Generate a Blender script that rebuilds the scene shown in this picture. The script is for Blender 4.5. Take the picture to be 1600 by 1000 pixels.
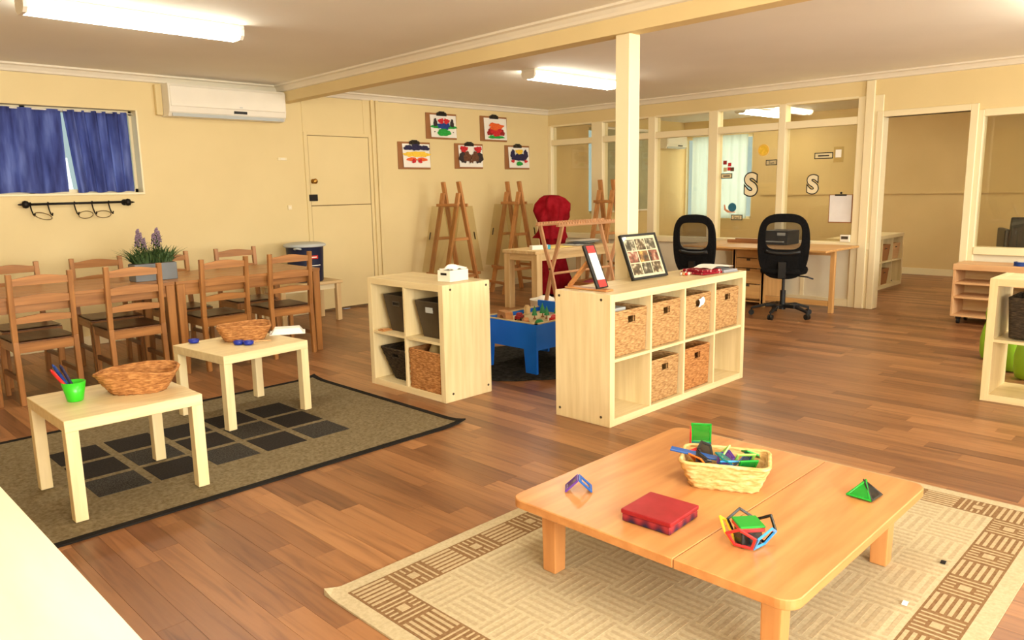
import bpy, bmesh, math, random
from mathutils import Vector, Matrix
PI = math.pi
random.seed(7)
for o in list(bpy.data.objects):
    bpy.data.objects.remove(o)
SC = bpy.context.scene
COL = SC.collection

# ------------------------------------------------------------------ camera
F_PX, PITCH, ROLL, CAM_H, HEAD = 1182.84, math.radians(9.783), math.radians(-1.062), 1.30, math.radians(45.149)
cam = bpy.data.cameras.new('camera')
cam.sensor_width = 36.0
cam.lens = F_PX / 1600 * 36.0
cam.clip_start = 0.05
cam_o = bpy.data.objects.new('camera', cam)
COL.objects.link(cam_o)
_cp, _sp, _cr, _sr = math.cos(PITCH), math.sin(PITCH), math.cos(ROLL), math.sin(ROLL)
_M = Matrix(((1, 0, 0), (0, -_sp, -_cp), (0, _cp, -_sp)))
_RM = Matrix(((_cr, -_sr, 0), (_sr, _cr, 0), (0, 0, 1))) @ _M @ Matrix.Rotation(HEAD, 3, 'Z')
right, down, fwd = Vector(_RM[0]), Vector(_RM[1]), Vector(_RM[2])
_R = Matrix((right, -down, -fwd)).transposed()
cam_o.matrix_world = Matrix.Translation((0, 0, CAM_H)) @ _R.to_4x4()
SC.camera = cam_o

# ------------------------------------------------------------------ world, light, exposure
W = bpy.data.worlds.new('world')
SC.world = W
W.use_nodes = True
W.node_tree.nodes['Background'].inputs[0].default_value = (0.62, 0.82, 0.93, 1)
W.node_tree.nodes['Background'].inputs[1].default_value = 0.6
SC.view_settings.view_transform = 'Standard'
SC.view_settings.look = 'None'
SC.view_settings.gamma = 1.0
SC.view_settings.use_curve_mapping = False
SC.view_settings.exposure = 0.53

def area(name, loc, rot, sx, sy, power, color):
    l = bpy.data.lights.new(name, 'AREA')
    l.shape = 'RECTANGLE'; l.size = sx; l.size_y = sy; l.energy = power; l.color = color
    o = bpy.data.objects.new(name, l)
    o.location = loc; o.rotation_euler = rot
    COL.objects.link(o)
    return o
WARM = (1.0, 0.86, 0.64)
# added unseen area lights behind the camera, standing in for its flash
area('area_light', (0.3, -2.62, 1.45), (PI / 2, 0, 0), 3.2, 1.3, 265, (1.0, 0.98, 0.90))
area('area_light', (5.9, -2.62, 1.45), (PI / 2, 0, 0), 2.4, 1.3, 120, (1.0, 0.98, 0.90))
# daylight of the next room's window
area('area_light', (11.82, 6.55, 1.45), (PI / 2, 0, PI / 2), 1.3, 1.4, 14, (1.0, 0.98, 0.94))
LAMP_EMIT = 20.0

# ------------------------------------------------------------------ node materials
def srgb(c):
    return tuple(((v / 255) / 12.92 if v / 255 <= 0.04045 else ((v / 255 + 0.055) / 1.055) ** 2.4) for v in c)

def _base(name, rough, spec=0.5, metal=0.0):
    m = bpy.data.materials.new(name)
    m.use_nodes = True
    nt = m.node_tree
    b = nt.nodes['Principled BSDF']
    b.inputs['Roughness'].default_value = rough
    b.inputs['Specular IOR Level'].default_value = spec
    b.inputs['Metallic'].default_value = metal
    return m, nt, b

def _noise(nt, scale, detail, coord='Object', stretch=(1, 1, 1), seed=None):
    tc = nt.nodes.new('ShaderNodeTexCoord')
    mp = nt.nodes.new('ShaderNodeMapping')
    mp.inputs['Scale'].default_value = stretch
    nt.links.new(tc.outputs[coord], mp.inputs[0])
    n = nt.nodes.new('ShaderNodeTexNoise')
    n.inputs['Scale'].default_value = scale
    n.inputs['Detail'].default_value = detail
    nt.links.new(mp.outputs[0], n.inputs['Vector'])
    return n

def _ramp(nt, src, stops):
    r = nt.nodes.new('ShaderNodeValToRGB')
    e = r.color_ramp.elements
    while len(e) < len(stops):
        e.new(0.5)
    for i, (p, c) in enumerate(stops):
        e[i].position = p
        e[i].color = (*srgb(c), 1)
    nt.links.new(src, r.inputs[0])
    return r

def _bump(nt, b, src, strength, dist):
    bp = nt.nodes.new('ShaderNodeBump')
    bp.inputs['Strength'].default_value = strength
    bp.inputs['Distance'].default_value = dist
    nt.links.new(src, bp.inputs['Height'])
    nt.links.new(bp.outputs[0], b.inputs['Normal'])

def plain(name, c, rough=0.5, spec=0.4, var=6, scale=6, metal=0.0, bump=0.0, bscale=None):
    m, nt, b = _base(name, rough, spec, metal)
    n = _noise(nt, scale, 3)
    lo = tuple(max(0, v - var) for v in c); hi = tuple(min(255, v + var) for v in c)
    r = _ramp(nt, n.outputs[0], [(0.3, lo), (0.7, hi)])
    nt.links.new(r.outputs[0], b.inputs['Base Color'])
    if bump:
        n2 = _noise(nt, bscale or scale * 8, 2)
        _bump(nt, b, n2.outputs[0], bump, 0.002)
    return m

def wood(name, dark, light, axis='z', rough=0.4, fine=28, spec=0.4, lo=0.3, hi=0.7):
    m, nt, b = _base(name, rough, spec)
    st = [fine, fine, fine]
    st['xyz'.index(axis)] = 1.6
    n = _noise(nt, 1.4, 4, stretch=st)
    r = _ramp(nt, n.outputs[0], [(lo, dark), (hi, light)])
    nt.links.new(r.outputs[0], b.inputs['Base Color'])
    _bump(nt, b, n.outputs[0], 0.08, 0.001)
    return m

def weave(name, dark, light, scale=60, stretch=(.55, .55, 2.4), rough=0.75):
    m, nt, b = _base(name, rough, 0.2)
    n = _noise(nt, scale, 3, stretch=stretch)
    r = _ramp(nt, n.outputs[0], [(0.3, dark), (0.5, tuple((a + c) // 2 for a, c in zip(dark, light))), (0.7, light)])
    nt.links.new(r.outputs[0], b.inputs['Base Color'])
    _bump(nt, b, n.outputs[0], 0.5, 0.004)
    return m

def glass(name, tint=(249, 248, 240)):
    m = bpy.data.materials.new(name)
    m.use_nodes = True
    nt = m.node_tree
    nt.nodes.remove(nt.nodes['Principled BSDF'])
    out = nt.nodes['Material Output']
    tr = nt.nodes.new('ShaderNodeBsdfTransparent'); tr.inputs[0].default_value = (*srgb(tint), 1)
    gl = nt.nodes.new('ShaderNodeBsdfGlossy'); gl.inputs['Roughness'].default_value = 0.02
    lw = nt.nodes.new('ShaderNodeLayerWeight'); lw.inputs[0].default_value = 0.5
    pw = nt.nodes.new('ShaderNodeMath'); pw.operation = 'POWER'; pw.inputs[1].default_value = 4.0
    fr = nt.nodes.new('ShaderNodeMath'); fr.operation = 'MULTIPLY_ADD'; fr.inputs[1].default_value = 0.5; fr.inputs[2].default_value = 0.035
    nt.links.new(lw.outputs['Facing'], pw.inputs[0]); nt.links.new(pw.outputs[0], fr.inputs[0])
    mx = nt.nodes.new('ShaderNodeMixShader')
    nt.links.new(fr.outputs[0], mx.inputs[0]); nt.links.new(tr.outputs[0], mx.inputs[1]); nt.links.new(gl.outputs[0], mx.inputs[2])
    nt.links.new(mx.outputs[0], out.inputs[0])
    return m

def translucent(name, c, rough=0.15, alpha=0.45):
    m, nt, b = _base(name, rough, 0.5)
    b.inputs['Base Color'].default_value = (*srgb(c), 1)
    b.inputs['Alpha'].default_value = alpha
    n = _noise(nt, 30, 2); _bump(nt, b, n.outputs[0], 0.05, 0.001)
    return m

def emit(name, c, strength):
    m, nt, b = _base(name, 0.4)
    b.inputs['Base Color'].default_value = (*srgb((250, 245, 230)), 1)
    b.inputs['Emission Color'].default_value = (*c, 1)
    b.inputs['Emission Strength'].default_value = strength
    return m

def floor_mat():
    m, nt, b = _base('vinyl_planks', 0.36, 0.45)
    at = nt.nodes.new('ShaderNodeAttribute'); at.attribute_name = 'rnd'
    geo = nt.nodes.new('ShaderNodeNewGeometry')
    mp = nt.nodes.new('ShaderNodeMapping'); mp.inputs['Scale'].default_value = (34, 2.2, 1)
    off = nt.nodes.new('ShaderNodeVectorMath'); off.operation = 'SCALE'; off.inputs['Scale'].default_value = 37.0
    add = nt.nodes.new('ShaderNodeVectorMath'); add.operation = 'ADD'
    nt.links.new(geo.outputs['Position'], mp.inputs[0])
    nt.links.new(at.outputs['Vector'], off.inputs[0])
    nt.links.new(mp.outputs[0], add.inputs[0]); nt.links.new(off.outputs[0], add.inputs[1])
    n = nt.nodes.new('ShaderNodeTexNoise'); n.inputs['Scale'].default_value = 1.0; n.inputs['Detail'].default_value = 6; n.inputs['Distortion'].default_value = 0.8
    nt.links.new(add.outputs[0], n.inputs['Vector'])
    tone = _ramp(nt, at.outputs['Fac'], [(0.0, (122, 81, 51)), (0.3, (145, 99, 62)), (0.65, (160, 111, 70)), (1.0, (178, 127, 82))])
    gr = _ramp(nt, n.outputs[0], [(0.28, (196, 186, 180)), (0.5, (238, 234, 230)), (0.75, (255, 255, 255))])
    mx = nt.nodes.new('ShaderNodeMix'); mx.data_type = 'RGBA'; mx.blend_type = 'MULTIPLY'; mx.inputs['Factor'].default_value = 1.0
    nt.links.new(tone.outputs[0], mx.inputs['A']); nt.links.new(gr.outputs[0], mx.inputs['B'])
    nt.links.new(mx.outputs['Result'], b.inputs['Base Color'])
    _bump(nt, b, n.outputs[0], 0.06, 0.0006)
    return m

M = {}
M['wall'] = plain('cream_paint', (227, 205, 151), 0.55, 0.35, 3, 1.5, bump=0.03, bscale=60)
M['ceil'] = plain('ceiling_paint', (249, 246, 236), 0.8, 0.2, 3, 1.0)
M['trim'] = plain('cream_gloss', (240, 224, 182), 0.35, 0.5, 2, 2)
M['cornice'] = plain('white_cornice', (236, 226, 204), 0.5, 0.4, 2, 2)
M['farwall'] = plain('tan_paint', (222, 194, 138), 0.6, 0.3, 4, 1.5)
M['floor'] = floor_mat()
M['floorbase'] = plain('floor_underlay', (60, 38, 24), 0.7)
M['birch'] = {a: wood('birch_' + a, (220, 197, 146), (235, 215, 168), a, 0.42, 22) for a in 'xyz'}
M['glarebirch'] = wood('glare_birch_top', (240, 228, 194), (248, 238, 208), 'y', 0.35, 10)  # birch whitened: the blown-out light on the nearest top is painted in
M['pine'] = {a: wood('honey_pine_' + a, (140, 91, 46), (184, 127, 70), a, 0.35, 24) for a in 'xyz'}
M['shadepine'] = {a: wood('shaded_pine_' + a, (104, 66, 38), (132, 88, 54), a, 0.35, 24) for a in 'xyz'}  # darker copy of the pine; shading on the chair seats put into the colour
M['maple'] = {a: wood('orange_maple_' + a, (182, 120, 66), (204, 145, 88), a, 0.3, 16, 0.5) for a in 'xyz'}
M['easel'] = {a: wood('easel_wood_' + a, (172, 114, 62), (204, 144, 84), a, 0.5, 30) for a in 'xyz'}
M['rackwood'] = {a: wood('pinkish_beech_' + a, (186, 134, 92), (214, 164, 120), a, 0.5, 30) for a in 'xyz'}
M['raw'] = {a: wood('pale_timber_' + a, (206, 170, 116), (228, 200, 150), a, 0.6, 20) for a in 'xyz'}
M['desk'] = {a: wood('desk_birch_' + a, (198, 146, 84), (220, 170, 106), a, 0.4, 20) for a in 'xyz'}
M['trolley'] = {a: wood('trolley_wood_' + a, (206, 156, 106), (222, 178, 128), a, 0.45, 18) for a in 'xyz'}
M['wicker'] = weave('water_hyacinth', (142, 102, 60), (206, 166, 112))
M['wicker2'] = weave('brown_wicker', (138, 86, 44), (208, 150, 90))
M['wicker3'] = weave('pale_palm_leaf', (196, 148, 82), (238, 204, 144), 50)
M['dkwicker'] = weave('dark_wicker', (34, 28, 20), (78, 64, 46))
M['dkbin'] = plain('dark_brown_plastic', (70, 58, 42), 0.5, 0.4, 6, 10)
M['black'] = plain('black_plastic', (22, 21, 20), 0.45, 0.4, 4)
M['blackfab'] = plain('black_fabric', (20, 19, 19), 0.9, 0.1, 5, 60, bump=0.3, bscale=300)
M['iron'] = plain('black_iron', (30, 26, 22), 0.5, 0.4, 3, metal=0.5)
M['wire'] = plain('bronze_wire', (120, 96, 60), 0.4, 0.5, 4, metal=0.6)
M['white'] = plain('white_plastic', (240, 232, 214), 0.4, 0.4, 2)
M['paper'] = plain('white_paper', (245, 240, 228), 0.8, 0.2, 2)
M['navy'] = plain('navy_plastic', (30, 36, 62), 0.45, 0.4, 3)
M['grey'] = plain('grey_plastic', (186, 190, 186), 0.45, 0.4, 3)
M['planter'] = plain('slate_grey_zinc', (112, 116, 118), 0.5, 0.4, 5)
M['spandrel'] = plain('pale_panel_paint', (234, 224, 196), 0.45, 0.4, 2)
M['gapdark'] = plain('dark_gap', (110, 84, 52), 0.8)
M['leaf'] = plain('leaf_green', (62, 84, 42), 0.6, 0.3, 16, 20)
M['lav'] = plain('lavender_flower', (134, 112, 128), 0.8, 0.2, 14, 40)
M['blue'] = plain('blue_paint', (22, 108, 220), 0.4, 0.4, 4)
M['sand'] = plain('tan_board', (196, 176, 128), 0.6, 0.3, 8)
M['red'] = plain('red_cotton', (138, 16, 26), 0.9, 0.1, 10, 12, bump=0.2, bscale=200)
M['redplain'] = plain('red_paint', (204, 40, 34), 0.4, 0.4, 5)
M['green'] = plain('green_paint', (30, 130, 62), 0.4, 0.4, 5)
M['lime'] = plain('lime_plastic', (150, 200, 50), 0.4, 0.4, 6)
M['cup'] = translucent('green_cup_plastic', (60, 205, 40), 0.3, 0.9)
M['brass'] = plain('brass', (176, 130, 60), 0.3, 0.5, 4, metal=0.9)
M['clipmetal'] = plain('clip_metal', (58, 54, 48), 0.35, 0.5, 6, metal=0.8)
M['board'] = plain('brown_hardboard', (158, 106, 62), 0.6, 0.3, 6)
M['glass'] = glass('clear_glass')
M['acrylic'] = glass('clear_acrylic', (244, 240, 228))
M['lamp'] = emit('lit_diffuser', (1.0, 0.95, 0.79), LAMP_EMIT)
M['rugf'] = plain('olive_flatweave', (122, 108, 80), 0.95, 0.1, 16, 70, bump=0.4, bscale=240)
M['rugk'] = plain('black_binding', (34, 31, 28), 0.9, 0.1, 4)
M['rugs'] = plain('charcoal_weave', (46, 42, 38), 0.95, 0.1, 8, 120, bump=0.5, bscale=260)
M['rugs2'] = plain('charcoal_dotted_weave', (58, 54, 48), 0.95, 0.1, 22, 150, bump=0.6, bscale=260)
M['sisal'] = plain('cream_sisal', (184, 168, 134), 0.95, 0.1, 8, 90, bump=0.4, bscale=260)
M['sisal2'] = plain('beige_sisal', (172, 154, 121), 0.95, 0.1, 8, 90, bump=0.4, bscale=260)
M['sisalm'] = plain('tan_sisal', (178, 157, 121), 0.95, 0.1, 8, 90, bump=0.4, bscale=260)
M['sisalb'] = plain('brown_sisal', (128, 98, 66), 0.95, 0.1, 10, 90, bump=0.4, bscale=260)
M['fluff'] = plain('charcoal_pile', (44, 42, 38), 1.0, 0.05, 14, 40, bump=1.0, bscale=120)

# ------------------------------------------------------------------ mesh builder
class B:
    def __init__(s):
        s.v = []; s.f = []; s.m = []; s.cur = 0
    def hexa(s, p):
        n = len(s.v); s.v += [tuple(q) for q in p]
        for f in ((0, 3, 2, 1), (4, 5, 6, 7), (0, 1, 5, 4), (1, 2, 6, 5), (2, 3, 7, 6), (3, 0, 4, 7)):
            s.f.append(tuple(n + i for i in f)); s.m.append(s.cur)
        return s
    def box(s, x0, y0, z0, x1, y1, z1):
        if x0 > x1: x0, x1 = x1, x0
        if y0 > y1: y0, y1 = y1, y0
        if z0 > z1: z0, z1 = z1, z0
        return s.hexa([(x0, y0, z0), (x1, y0, z0), (x1, y1, z0), (x0, y1, z0), (x0, y0, z1), (x1, y0, z1), (x1, y1, z1), (x0, y1, z1)])
    def bar(s, a, b, w, d, up=(0, 0, 1), w2=None, d2=None):
        """square bar from a to b, w across, d along the 'up' side"""
        a = Vector(a); b = Vector(b); t = (b - a).normalized(); u = Vector(up)
        x = t.cross(u)
        if x.length < 1e-4: x = t.cross(Vector((1, 0, 0)))
        x.normalize(); y = x.cross(t).normalized()
        w2 = w if w2 is None else w2; d2 = d if d2 is None else d2
        return s.hexa([a - x * w / 2 - y * d / 2, a + x * w / 2 - y * d / 2, a + x * w / 2 + y * d / 2, a - x * w / 2 + y * d / 2,
                       b - x * w2 / 2 - y * d2 / 2, b + x * w2 / 2 - y * d2 / 2, b + x * w2 / 2 + y * d2 / 2, b - x * w2 / 2 + y * d2 / 2])
    def cyl(s, a, b, r0, r1=None, n=12):
        a = Vector(a); b = Vector(b); r1 = r0 if r1 is None else r1
        t = (b - a).normalized(); x = t.orthogonal().normalized(); y = t.cross(x)
        k = len(s.v)
        for c, r in ((a, r0), (b, r1)):
            for i in range(n):
                q = 2 * PI * i / n
                s.v.append(tuple(c + x * r * math.cos(q) + y * r * math.sin(q)))
        for i in range(n):
            j = (i + 1) % n
            s.f.append((k + i, k + j, k + n + j, k + n + i)); s.m.append(s.cur)
        s.f.append(tuple(k + i for i in range(n))[::-1]); s.m.append(s.cur)
        s.f.append(tuple(k + n + i for i in range(n))); s.m.append(s.cur)
        return s
    def tube(s, pts, r, n=8, closed=False):
        pts = [Vector(p) for p in pts]; k = len(s.v); N = len(pts)
        ref = None
        for i, p in enumerate(pts):
            a = pts[(i - 1) % N] if (closed or i > 0) else p
            b = pts[(i + 1) % N] if (closed or i < N - 1) else p
            t = (b - a).normalized()
            if ref is None: ref = t.orthogonal().normalized()
            x = (ref - t * ref.dot(t)); x = x.normalized() if x.length > 1e-5 else t.orthogonal().normalized()
            ref = x; y = t.cross(x)
            for j in range(n):
                q = 2 * PI * j / n
                s.v.append(tuple(p + x * r * math.cos(q) + y * r * math.sin(q)))
        for i in range(N if closed else N - 1):
            i2 = (i + 1) % N
            for j in range(n):
                j2 = (j + 1) % n
                s.f.append((k + i * n + j, k + i * n + j2, k + i2 * n + j2, k + i2 * n + j)); s.m.append(s.cur)
        if not closed:
            s.f.append(tuple(k + j for j in range(n))[::-1]); s.m.append(s.cur)
            s.f.append(tuple(k + (N - 1) * n + j for j in range(n))); s.m.append(s.cur)
        return s
    def prism(s, poly, fn, t0, t1):
        """poly (u,v) CCW; fn(u,v,t)->xyz; extruded from t0 to t1"""
        k = len(s.v); n = len(poly)
        for t in (t0, t1):
            for u, v in poly: s.v.append(tuple(fn(u, v, t)))
        s.f.append(tuple(k + i for i in range(n))[::-1]); s.m.append(s.cur)
        s.f.append(tuple(k + n + i for i in range(n))); s.m.append(s.cur)
        for i in range(n):
            j = (i + 1) % n
            s.f.append((k + i, k + j, k + n + j, k + n + i)); s.m.append(s.cur)
        return s
    def lathe(s, prof, n=24, c=(0, 0, 0), rf=None, cap=True):
        k = len(s.v)
        for i, (r, z) in enumerate(prof):
            for j in range(n):
                q = 2 * PI * j / n
                rr = r * (rf(q, z) if rf else 1)
                s.v.append((c[0] + rr * math.cos(q), c[1] + rr * math.sin(q), c[2] + z))
        for i in range(len(prof) - 1):
            for j in range(n):
                j2 = (j + 1) % n
                s.f.append((k + i * n + j, k + i * n + j2, k + (i + 1) * n + j2, k + (i + 1) * n + j)); s.m.append(s.cur)
        if cap:
            s.f.append(tuple(k + j for j in range(n))[::-1]); s.m.append(s.cur)
            e = k + (len(prof) - 1) * n
            s.f.append(tuple(e + j for j in range(n))); s.m.append(s.cur)
        return s
    def grid(s, fn, nu, nv, closed_u=False, skip=None):
        k = len(s.v); cu = nu if closed_u else nu + 1
        for j in range(nv + 1):
            for i in range(cu): s.v.append(tuple(fn(i / nu, j / nv)))
        for j in range(nv):
            for i in range(nu):
                if skip and skip(i, j): continue
                i2 = (i + 1) % cu
                s.f.append((k + j * cu + i, k + j * cu + i2, k + (j + 1) * cu + i2, k + (j + 1) * cu + i)); s.m.append(s.cur)
        return s
    def quad(s, a, b, c, d):
        k = len(s.v); s.v += [tuple(a), tuple(b), tuple(c), tuple(d)]
        s.f.append((k, k + 1, k + 2, k + 3)); s.m.append(s.cur)
        return s
    def ngon(s, pts):
        k = len(s.v); s.v += [tuple(p) for p in pts]; s.f.append(tuple(range(k, k + len(pts)))); s.m.append(s.cur)
        return s
    def mesh(s, name, mats, bevel=0.0, smooth=False, seg=1):
        me = bpy.data.meshes.new(name)
        me.from_pydata(s.v, [], s.f)
        for m in (mats if isinstance(mats, (list, tuple)) else [mats]): me.materials.append(m)
        me.polygons.foreach_set('material_index', s.m)
        me.update()
        if bevel:
            bm = bmesh.new(); bm.from_mesh(me)
            ed = [e for e in bm.edges if len(e.link_faces) == 2 and e.calc_face_angle(0) > 0.6]
            bmesh.ops.bevel(bm, geom=ed, offset=bevel, segments=seg, affect='EDGES', profile=0.7)
            bm.to_mesh(me); bm.free()
        if smooth:
            me.polygons.foreach_set('use_smooth', [True] * len(me.polygons))
        return me

def put(name, mesh, parent=None, loc=None, rotz=0, label=None, cat=None, group=None, kind=None):
    o = bpy.data.objects.new(name, mesh)
    COL.objects.link(o)
    if parent is not None: o.parent = parent
    if loc is not None: o.location = loc
    if rotz: o.rotation_euler = (0, 0, rotz)
    for k, v in (('label', label), ('category', cat), ('group', group), ('kind', kind)):
        if v: o[k] = v
    return o
def obj(name, b, mats, parent=None, bevel=0.0, smooth=False, seg=1, **kw):
    return put(name, b.mesh(name, mats, bevel, smooth, seg), parent, **kw)
def thing(name, label, cat, loc=(0, 0, 0), rotz=0, group=None):
    return put(name, None, None, loc, rotz, label, cat, group)
def struct(name, b, mats, parent=None, **kw):
    return obj(name, b, mats, parent, kind=None if parent else 'structure', **kw)
KIDS = {}
def dup(root, loc, rotz=0, label=None, group=None):
    if not KIDS:
        pass
    kids = {}
    for o in COL.objects:
        if o.parent: kids.setdefault(o.parent.name, []).append(o)
    def cp(o, parent):
        c = o.copy(); COL.objects.link(c)
        if parent is not None: c.parent = parent
        for ch in kids.get(o.name, []): cp(ch, c)
        return c
    r = cp(root, None)
    r.location = loc; r.rotation_euler = (0, 0, rotz)
    if label: r['label'] = label
    if group: r['group'] = group
    return r
def project(p):
    q = _RM @ (Vector(p) - Vector((0, 0, CAM_H)))
    if q.z < 0.2: return None
    return (800 + F_PX * q.x / q.z, 500 + F_PX * q.y / q.z, q.z)

# ================================================================== ROOM SHELL
X0, X1, Y0, Y1, H = -1.6, 8.18, -2.5, 7.35, 2.382
XF = 11.72                                        # far wall of the next room
FZ = 0.0
# floor base + planks
b = B(); b.box(X0, Y0, -0.10, XF, Y1, -0.004)
floor = struct('floor', b, M['floorbase'])
PW = 0.0965
cand = []
x = X0; ci = 0
rp = random.Random(3)
while x < XF - 0.001:
    y = Y0 - rp.random() * 0.8
    while y < Y1:
        L = rp.choice((0.5, 0.65, 0.8, 0.95, 1.15))
        a, c = max(y, Y0), min(y + L, Y1)
        x2 = min(x + PW, XF)
        if c - a > 0.02:
            cx, cy = (x + x2) / 2, (a + c) / 2
            q = project((cx, cy, 0))
            seen = q is not None and -60 < q[0] < 1660 and 380 < q[1] < 1060
            cand.append((((c - a) / q[2] ** 2) if seen else 0, x, a, x2, c, rp.random()))
        y += L
    x += PW
cand.sort(reverse=True)
G_ = 0.0003
def plank_mesh(rows):
    b = B(); rn = []
    for _, xa, ya, xb, yb, r in rows:
        xa, ya, xb, yb = xa + G_, ya + G_, xb - G_, yb - G_
        e = 0.0005
        k = len(b.v)
        b.v += [(xa, ya, -0.0045), (xb, ya, -0.0045), (xb, yb, -0.0045), (xa, yb, -0.0045),
                (xa, ya, -e), (xb, ya, -e), (xb, yb, -e), (xa, yb, -e),
                (xa + e, ya + e, 0), (xb - e, ya + e, 0), (xb - e, yb - e, 0), (xa + e, yb - e, 0)]
        for q in ((0, 1, 5, 4), (1, 2, 6, 5), (2, 3, 7, 6), (3, 0, 4, 7), (4, 5, 9, 8), (5, 6, 10, 9), (6, 7, 11, 10), (7, 4, 8, 11), (8, 9, 10, 11)):
            b.f.append(tuple(k + i for i in q)); b.m.append(0); rn.append(r)
    me = b.mesh('plank', M['floor'])
    at = me.attributes.new('rnd', 'FLOAT', 'FACE')
    at.data.foreach_set('value', rn)
    return me
NP = 298
for row in cand[:NP]:
    put('plank', plank_mesh([row]), floor)
put('plank_field', plank_mesh(cand[NP:]), floor, kind='stuff')

# ceiling
b = B(); b.box(X0, Y0, H, XF, Y1, H + 0.1)
struct('ceiling', b, M['ceil'])

# back wall with window opening
WX0, WX1, WZ0, WZ1 = 0.9, 2.64, 1.335, 2.062
T = 0.16
b = B()
b.box(X0 - T, Y1, 0, WX0, Y1 + T, H); b.box(WX1, Y1, 0, X1, Y1 + T, H)
b.box(WX0, Y1, 0, WX1, Y1 + T, WZ0); b.box(WX0, Y1, WZ1, WX1, Y1 + T, H)
wall_back = struct('wall_back', b, M['wall'])
b = B(); b.box(X1, Y1, 0, 9.085, Y1 + T, H); b.box(10.75, Y1, 0, XF + T, Y1 + T, H); b.box(9.085, Y1, 0, 10.75, Y1 + T, .92); b.box(9.085, Y1, 2.19, 10.75, Y1 + T, H)
struct('wall_back_next', b, M['farwall'])
b = B()
for a in ((9.085, .92, 10.75, .95), (9.085, 2.16, 10.75, 2.19), (10.72, .92, 10.75, 2.19)): b.box(a[0], Y1 + .06, a[1], a[2], Y1 + .09, a[3])
win3 = struct('window_3', b, M['trim'])
b = B(); b.box(9.085, Y1 + .07, .95, 10.72, Y1 + .076, 2.16); obj('pane', b, M['glass'], win3)
t = thing('roller_blind', 'grey-green roller blind on the next room window, seen through the second pane', 'blind', (9.95, Y1, .93))
b = B(); b.box(-.795, -.02, 0, .80, -.014, 1.26); obj('blind_cloth', b, plain('grey_green_cloth', (168, 164, 132), .9), t)
b = B(); b.cyl((-.80, -.02, 1.27), (.80, -.02, 1.27), .022); obj('roller_tube', b, M['white'], t)
b = B(); b.box(-.795, -.026, -.012, .80, -.008, .012); obj('bottom_bar', b, M['white'], t)
# window 1: frame, two panes, sill
b = B()
yf = Y1 + 0.12
for (xa, za, xb, zb) in ((WX0, WZ0, WX1, WZ0 + .035), (WX0, WZ1 - .035, WX1, WZ1), (WX0, WZ0, WX0 + .035, WZ1), (WX1 - .035, WZ0, WX1, WZ1), ((WX0 + WX1) / 2 - .02, WZ0, (WX0 + WX1) / 2 + .02, WZ1)):
    b.box(xa, yf, za, xb, yf + .035, zb)
win1 = struct('window_1', b, M['trim'])
xm = (WX0 + WX1) / 2
for xa, xb in ((WX0 + .035, xm - .02), (xm + .02, WX1 - .035)):
    b = B(); b.box(xa, yf + .012, WZ0 + .035, xb, yf + .018, WZ1 - .035); obj('pane', b, M['glass'], win1)
b = B(); b.box(WX0, Y1 - .012, WZ0 - .018, WX1, yf, WZ0 + .002); obj('sill', b, M['trim'], win1, bevel=.003)
b = B(); b.box(WX1 - .012, Y1 - .004, WZ0, WX1 + .002, yf, WZ1); obj('reveal_trim', b, M['trim'], win1)

# side and front walls behind the camera, with openings made up for the flash stand-in lights
b = B()
b.box(X0 - T, Y0 - T, 0, X0, Y1 + T, H)
struct('wall_left', b, M['wall'])
b = B()
b.box(X0, Y0 - T, 0, -1.3, Y0, H); b.box(1.9, Y0 - T, 0, 4.7, Y0, H); b.box(7.1, Y0 - T, 0, XF + T, Y0, H)
for xa, xb in ((-1.3, 1.9), (4.7, 7.1)):
    b.box(xa, Y0 - T, 0, xb, Y0, .8); b.box(xa, Y0 - T, 2.1, xb, Y0, H)
struct('wall_front', b, M['wall'])

# right wall: the glazed partition
DY0, DY1, DZ = 2.062, 2.83, 1.945                 # doorway
b = B()
b.box(X1, 2.84, 2.165, X1 + .1, Y1, H)           # header above the glazing
b.box(X1, Y0, DZ, X1 + .1, 2.84, H)              # header above doorway and right pane
b.box(X1, Y0, .655, X1 + .1, 0.2, DZ)
wall_right = struct('wall_right', b, M['wall'])
mull = [(7.288, 7.35), (6.376, 6.561), (5.546, 5.652), (4.677, 4.796), (3.853, 3.934), (2.84, 3.088), (1.95, 2.062)]
for i, (ya, yb) in enumerate(mull):
    b = B(); b.box(X1 - .012, ya, 0 if i in (5, 6) else .655, X1 + .112, yb, 2.165 if i < 6 else DZ)
    obj('mullion', b, M['trim'], wall_right, bevel=.004)
cols = [(6.561, 7.288), (5.652, 6.376), (4.796, 5.546), (3.934, 4.677), (3.088, 3.853)]
b = B(); b.box(X1 - .02, 2.84, .615, X1 + .12, 7.35, .685); obj('sill_rail', b, M['trim'], wall_right, bevel=.004)
b = B(); b.box(X1 - .02, .2, .615, X1 + .12, 1.95, .685); obj('sill_rail', b, M['trim'], wall_right, bevel=.004)
for i, (ya, yb) in enumerate(cols):
    b = B(); b.box(X1 - .008, ya, 1.895, X1 + .108, yb, 1.972); obj('transom', b, M['trim'], wall_right, bevel=.003)
    b = B(); b.box(X1 + .046, ya, 1.972, X1 + .052, yb, 2.165); obj('pane', b, M['glass'], wall_right)
    b = B(); b.box(X1 + .046, ya, .685, X1 + .052, yb, 1.895); obj('pane', b, M['glass'], wall_right)
    b = B()
    b.box(X1 - .006, ya, 2.150, X1 + .106, yb, 2.172); obj('head_bead', b, M['trim'], wall_right)
b = B(); b.box(X1 + .046, .2, .685, X1 + .052, 1.95, 1.885); obj('pane', b, M['glass'], wall_right)
b = B(); b.box(X1 - .01, .2, 1.885, X1 + .11, 1.95, 1.95); obj('transom', b, M['trim'], wall_right, bevel=.003)
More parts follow.
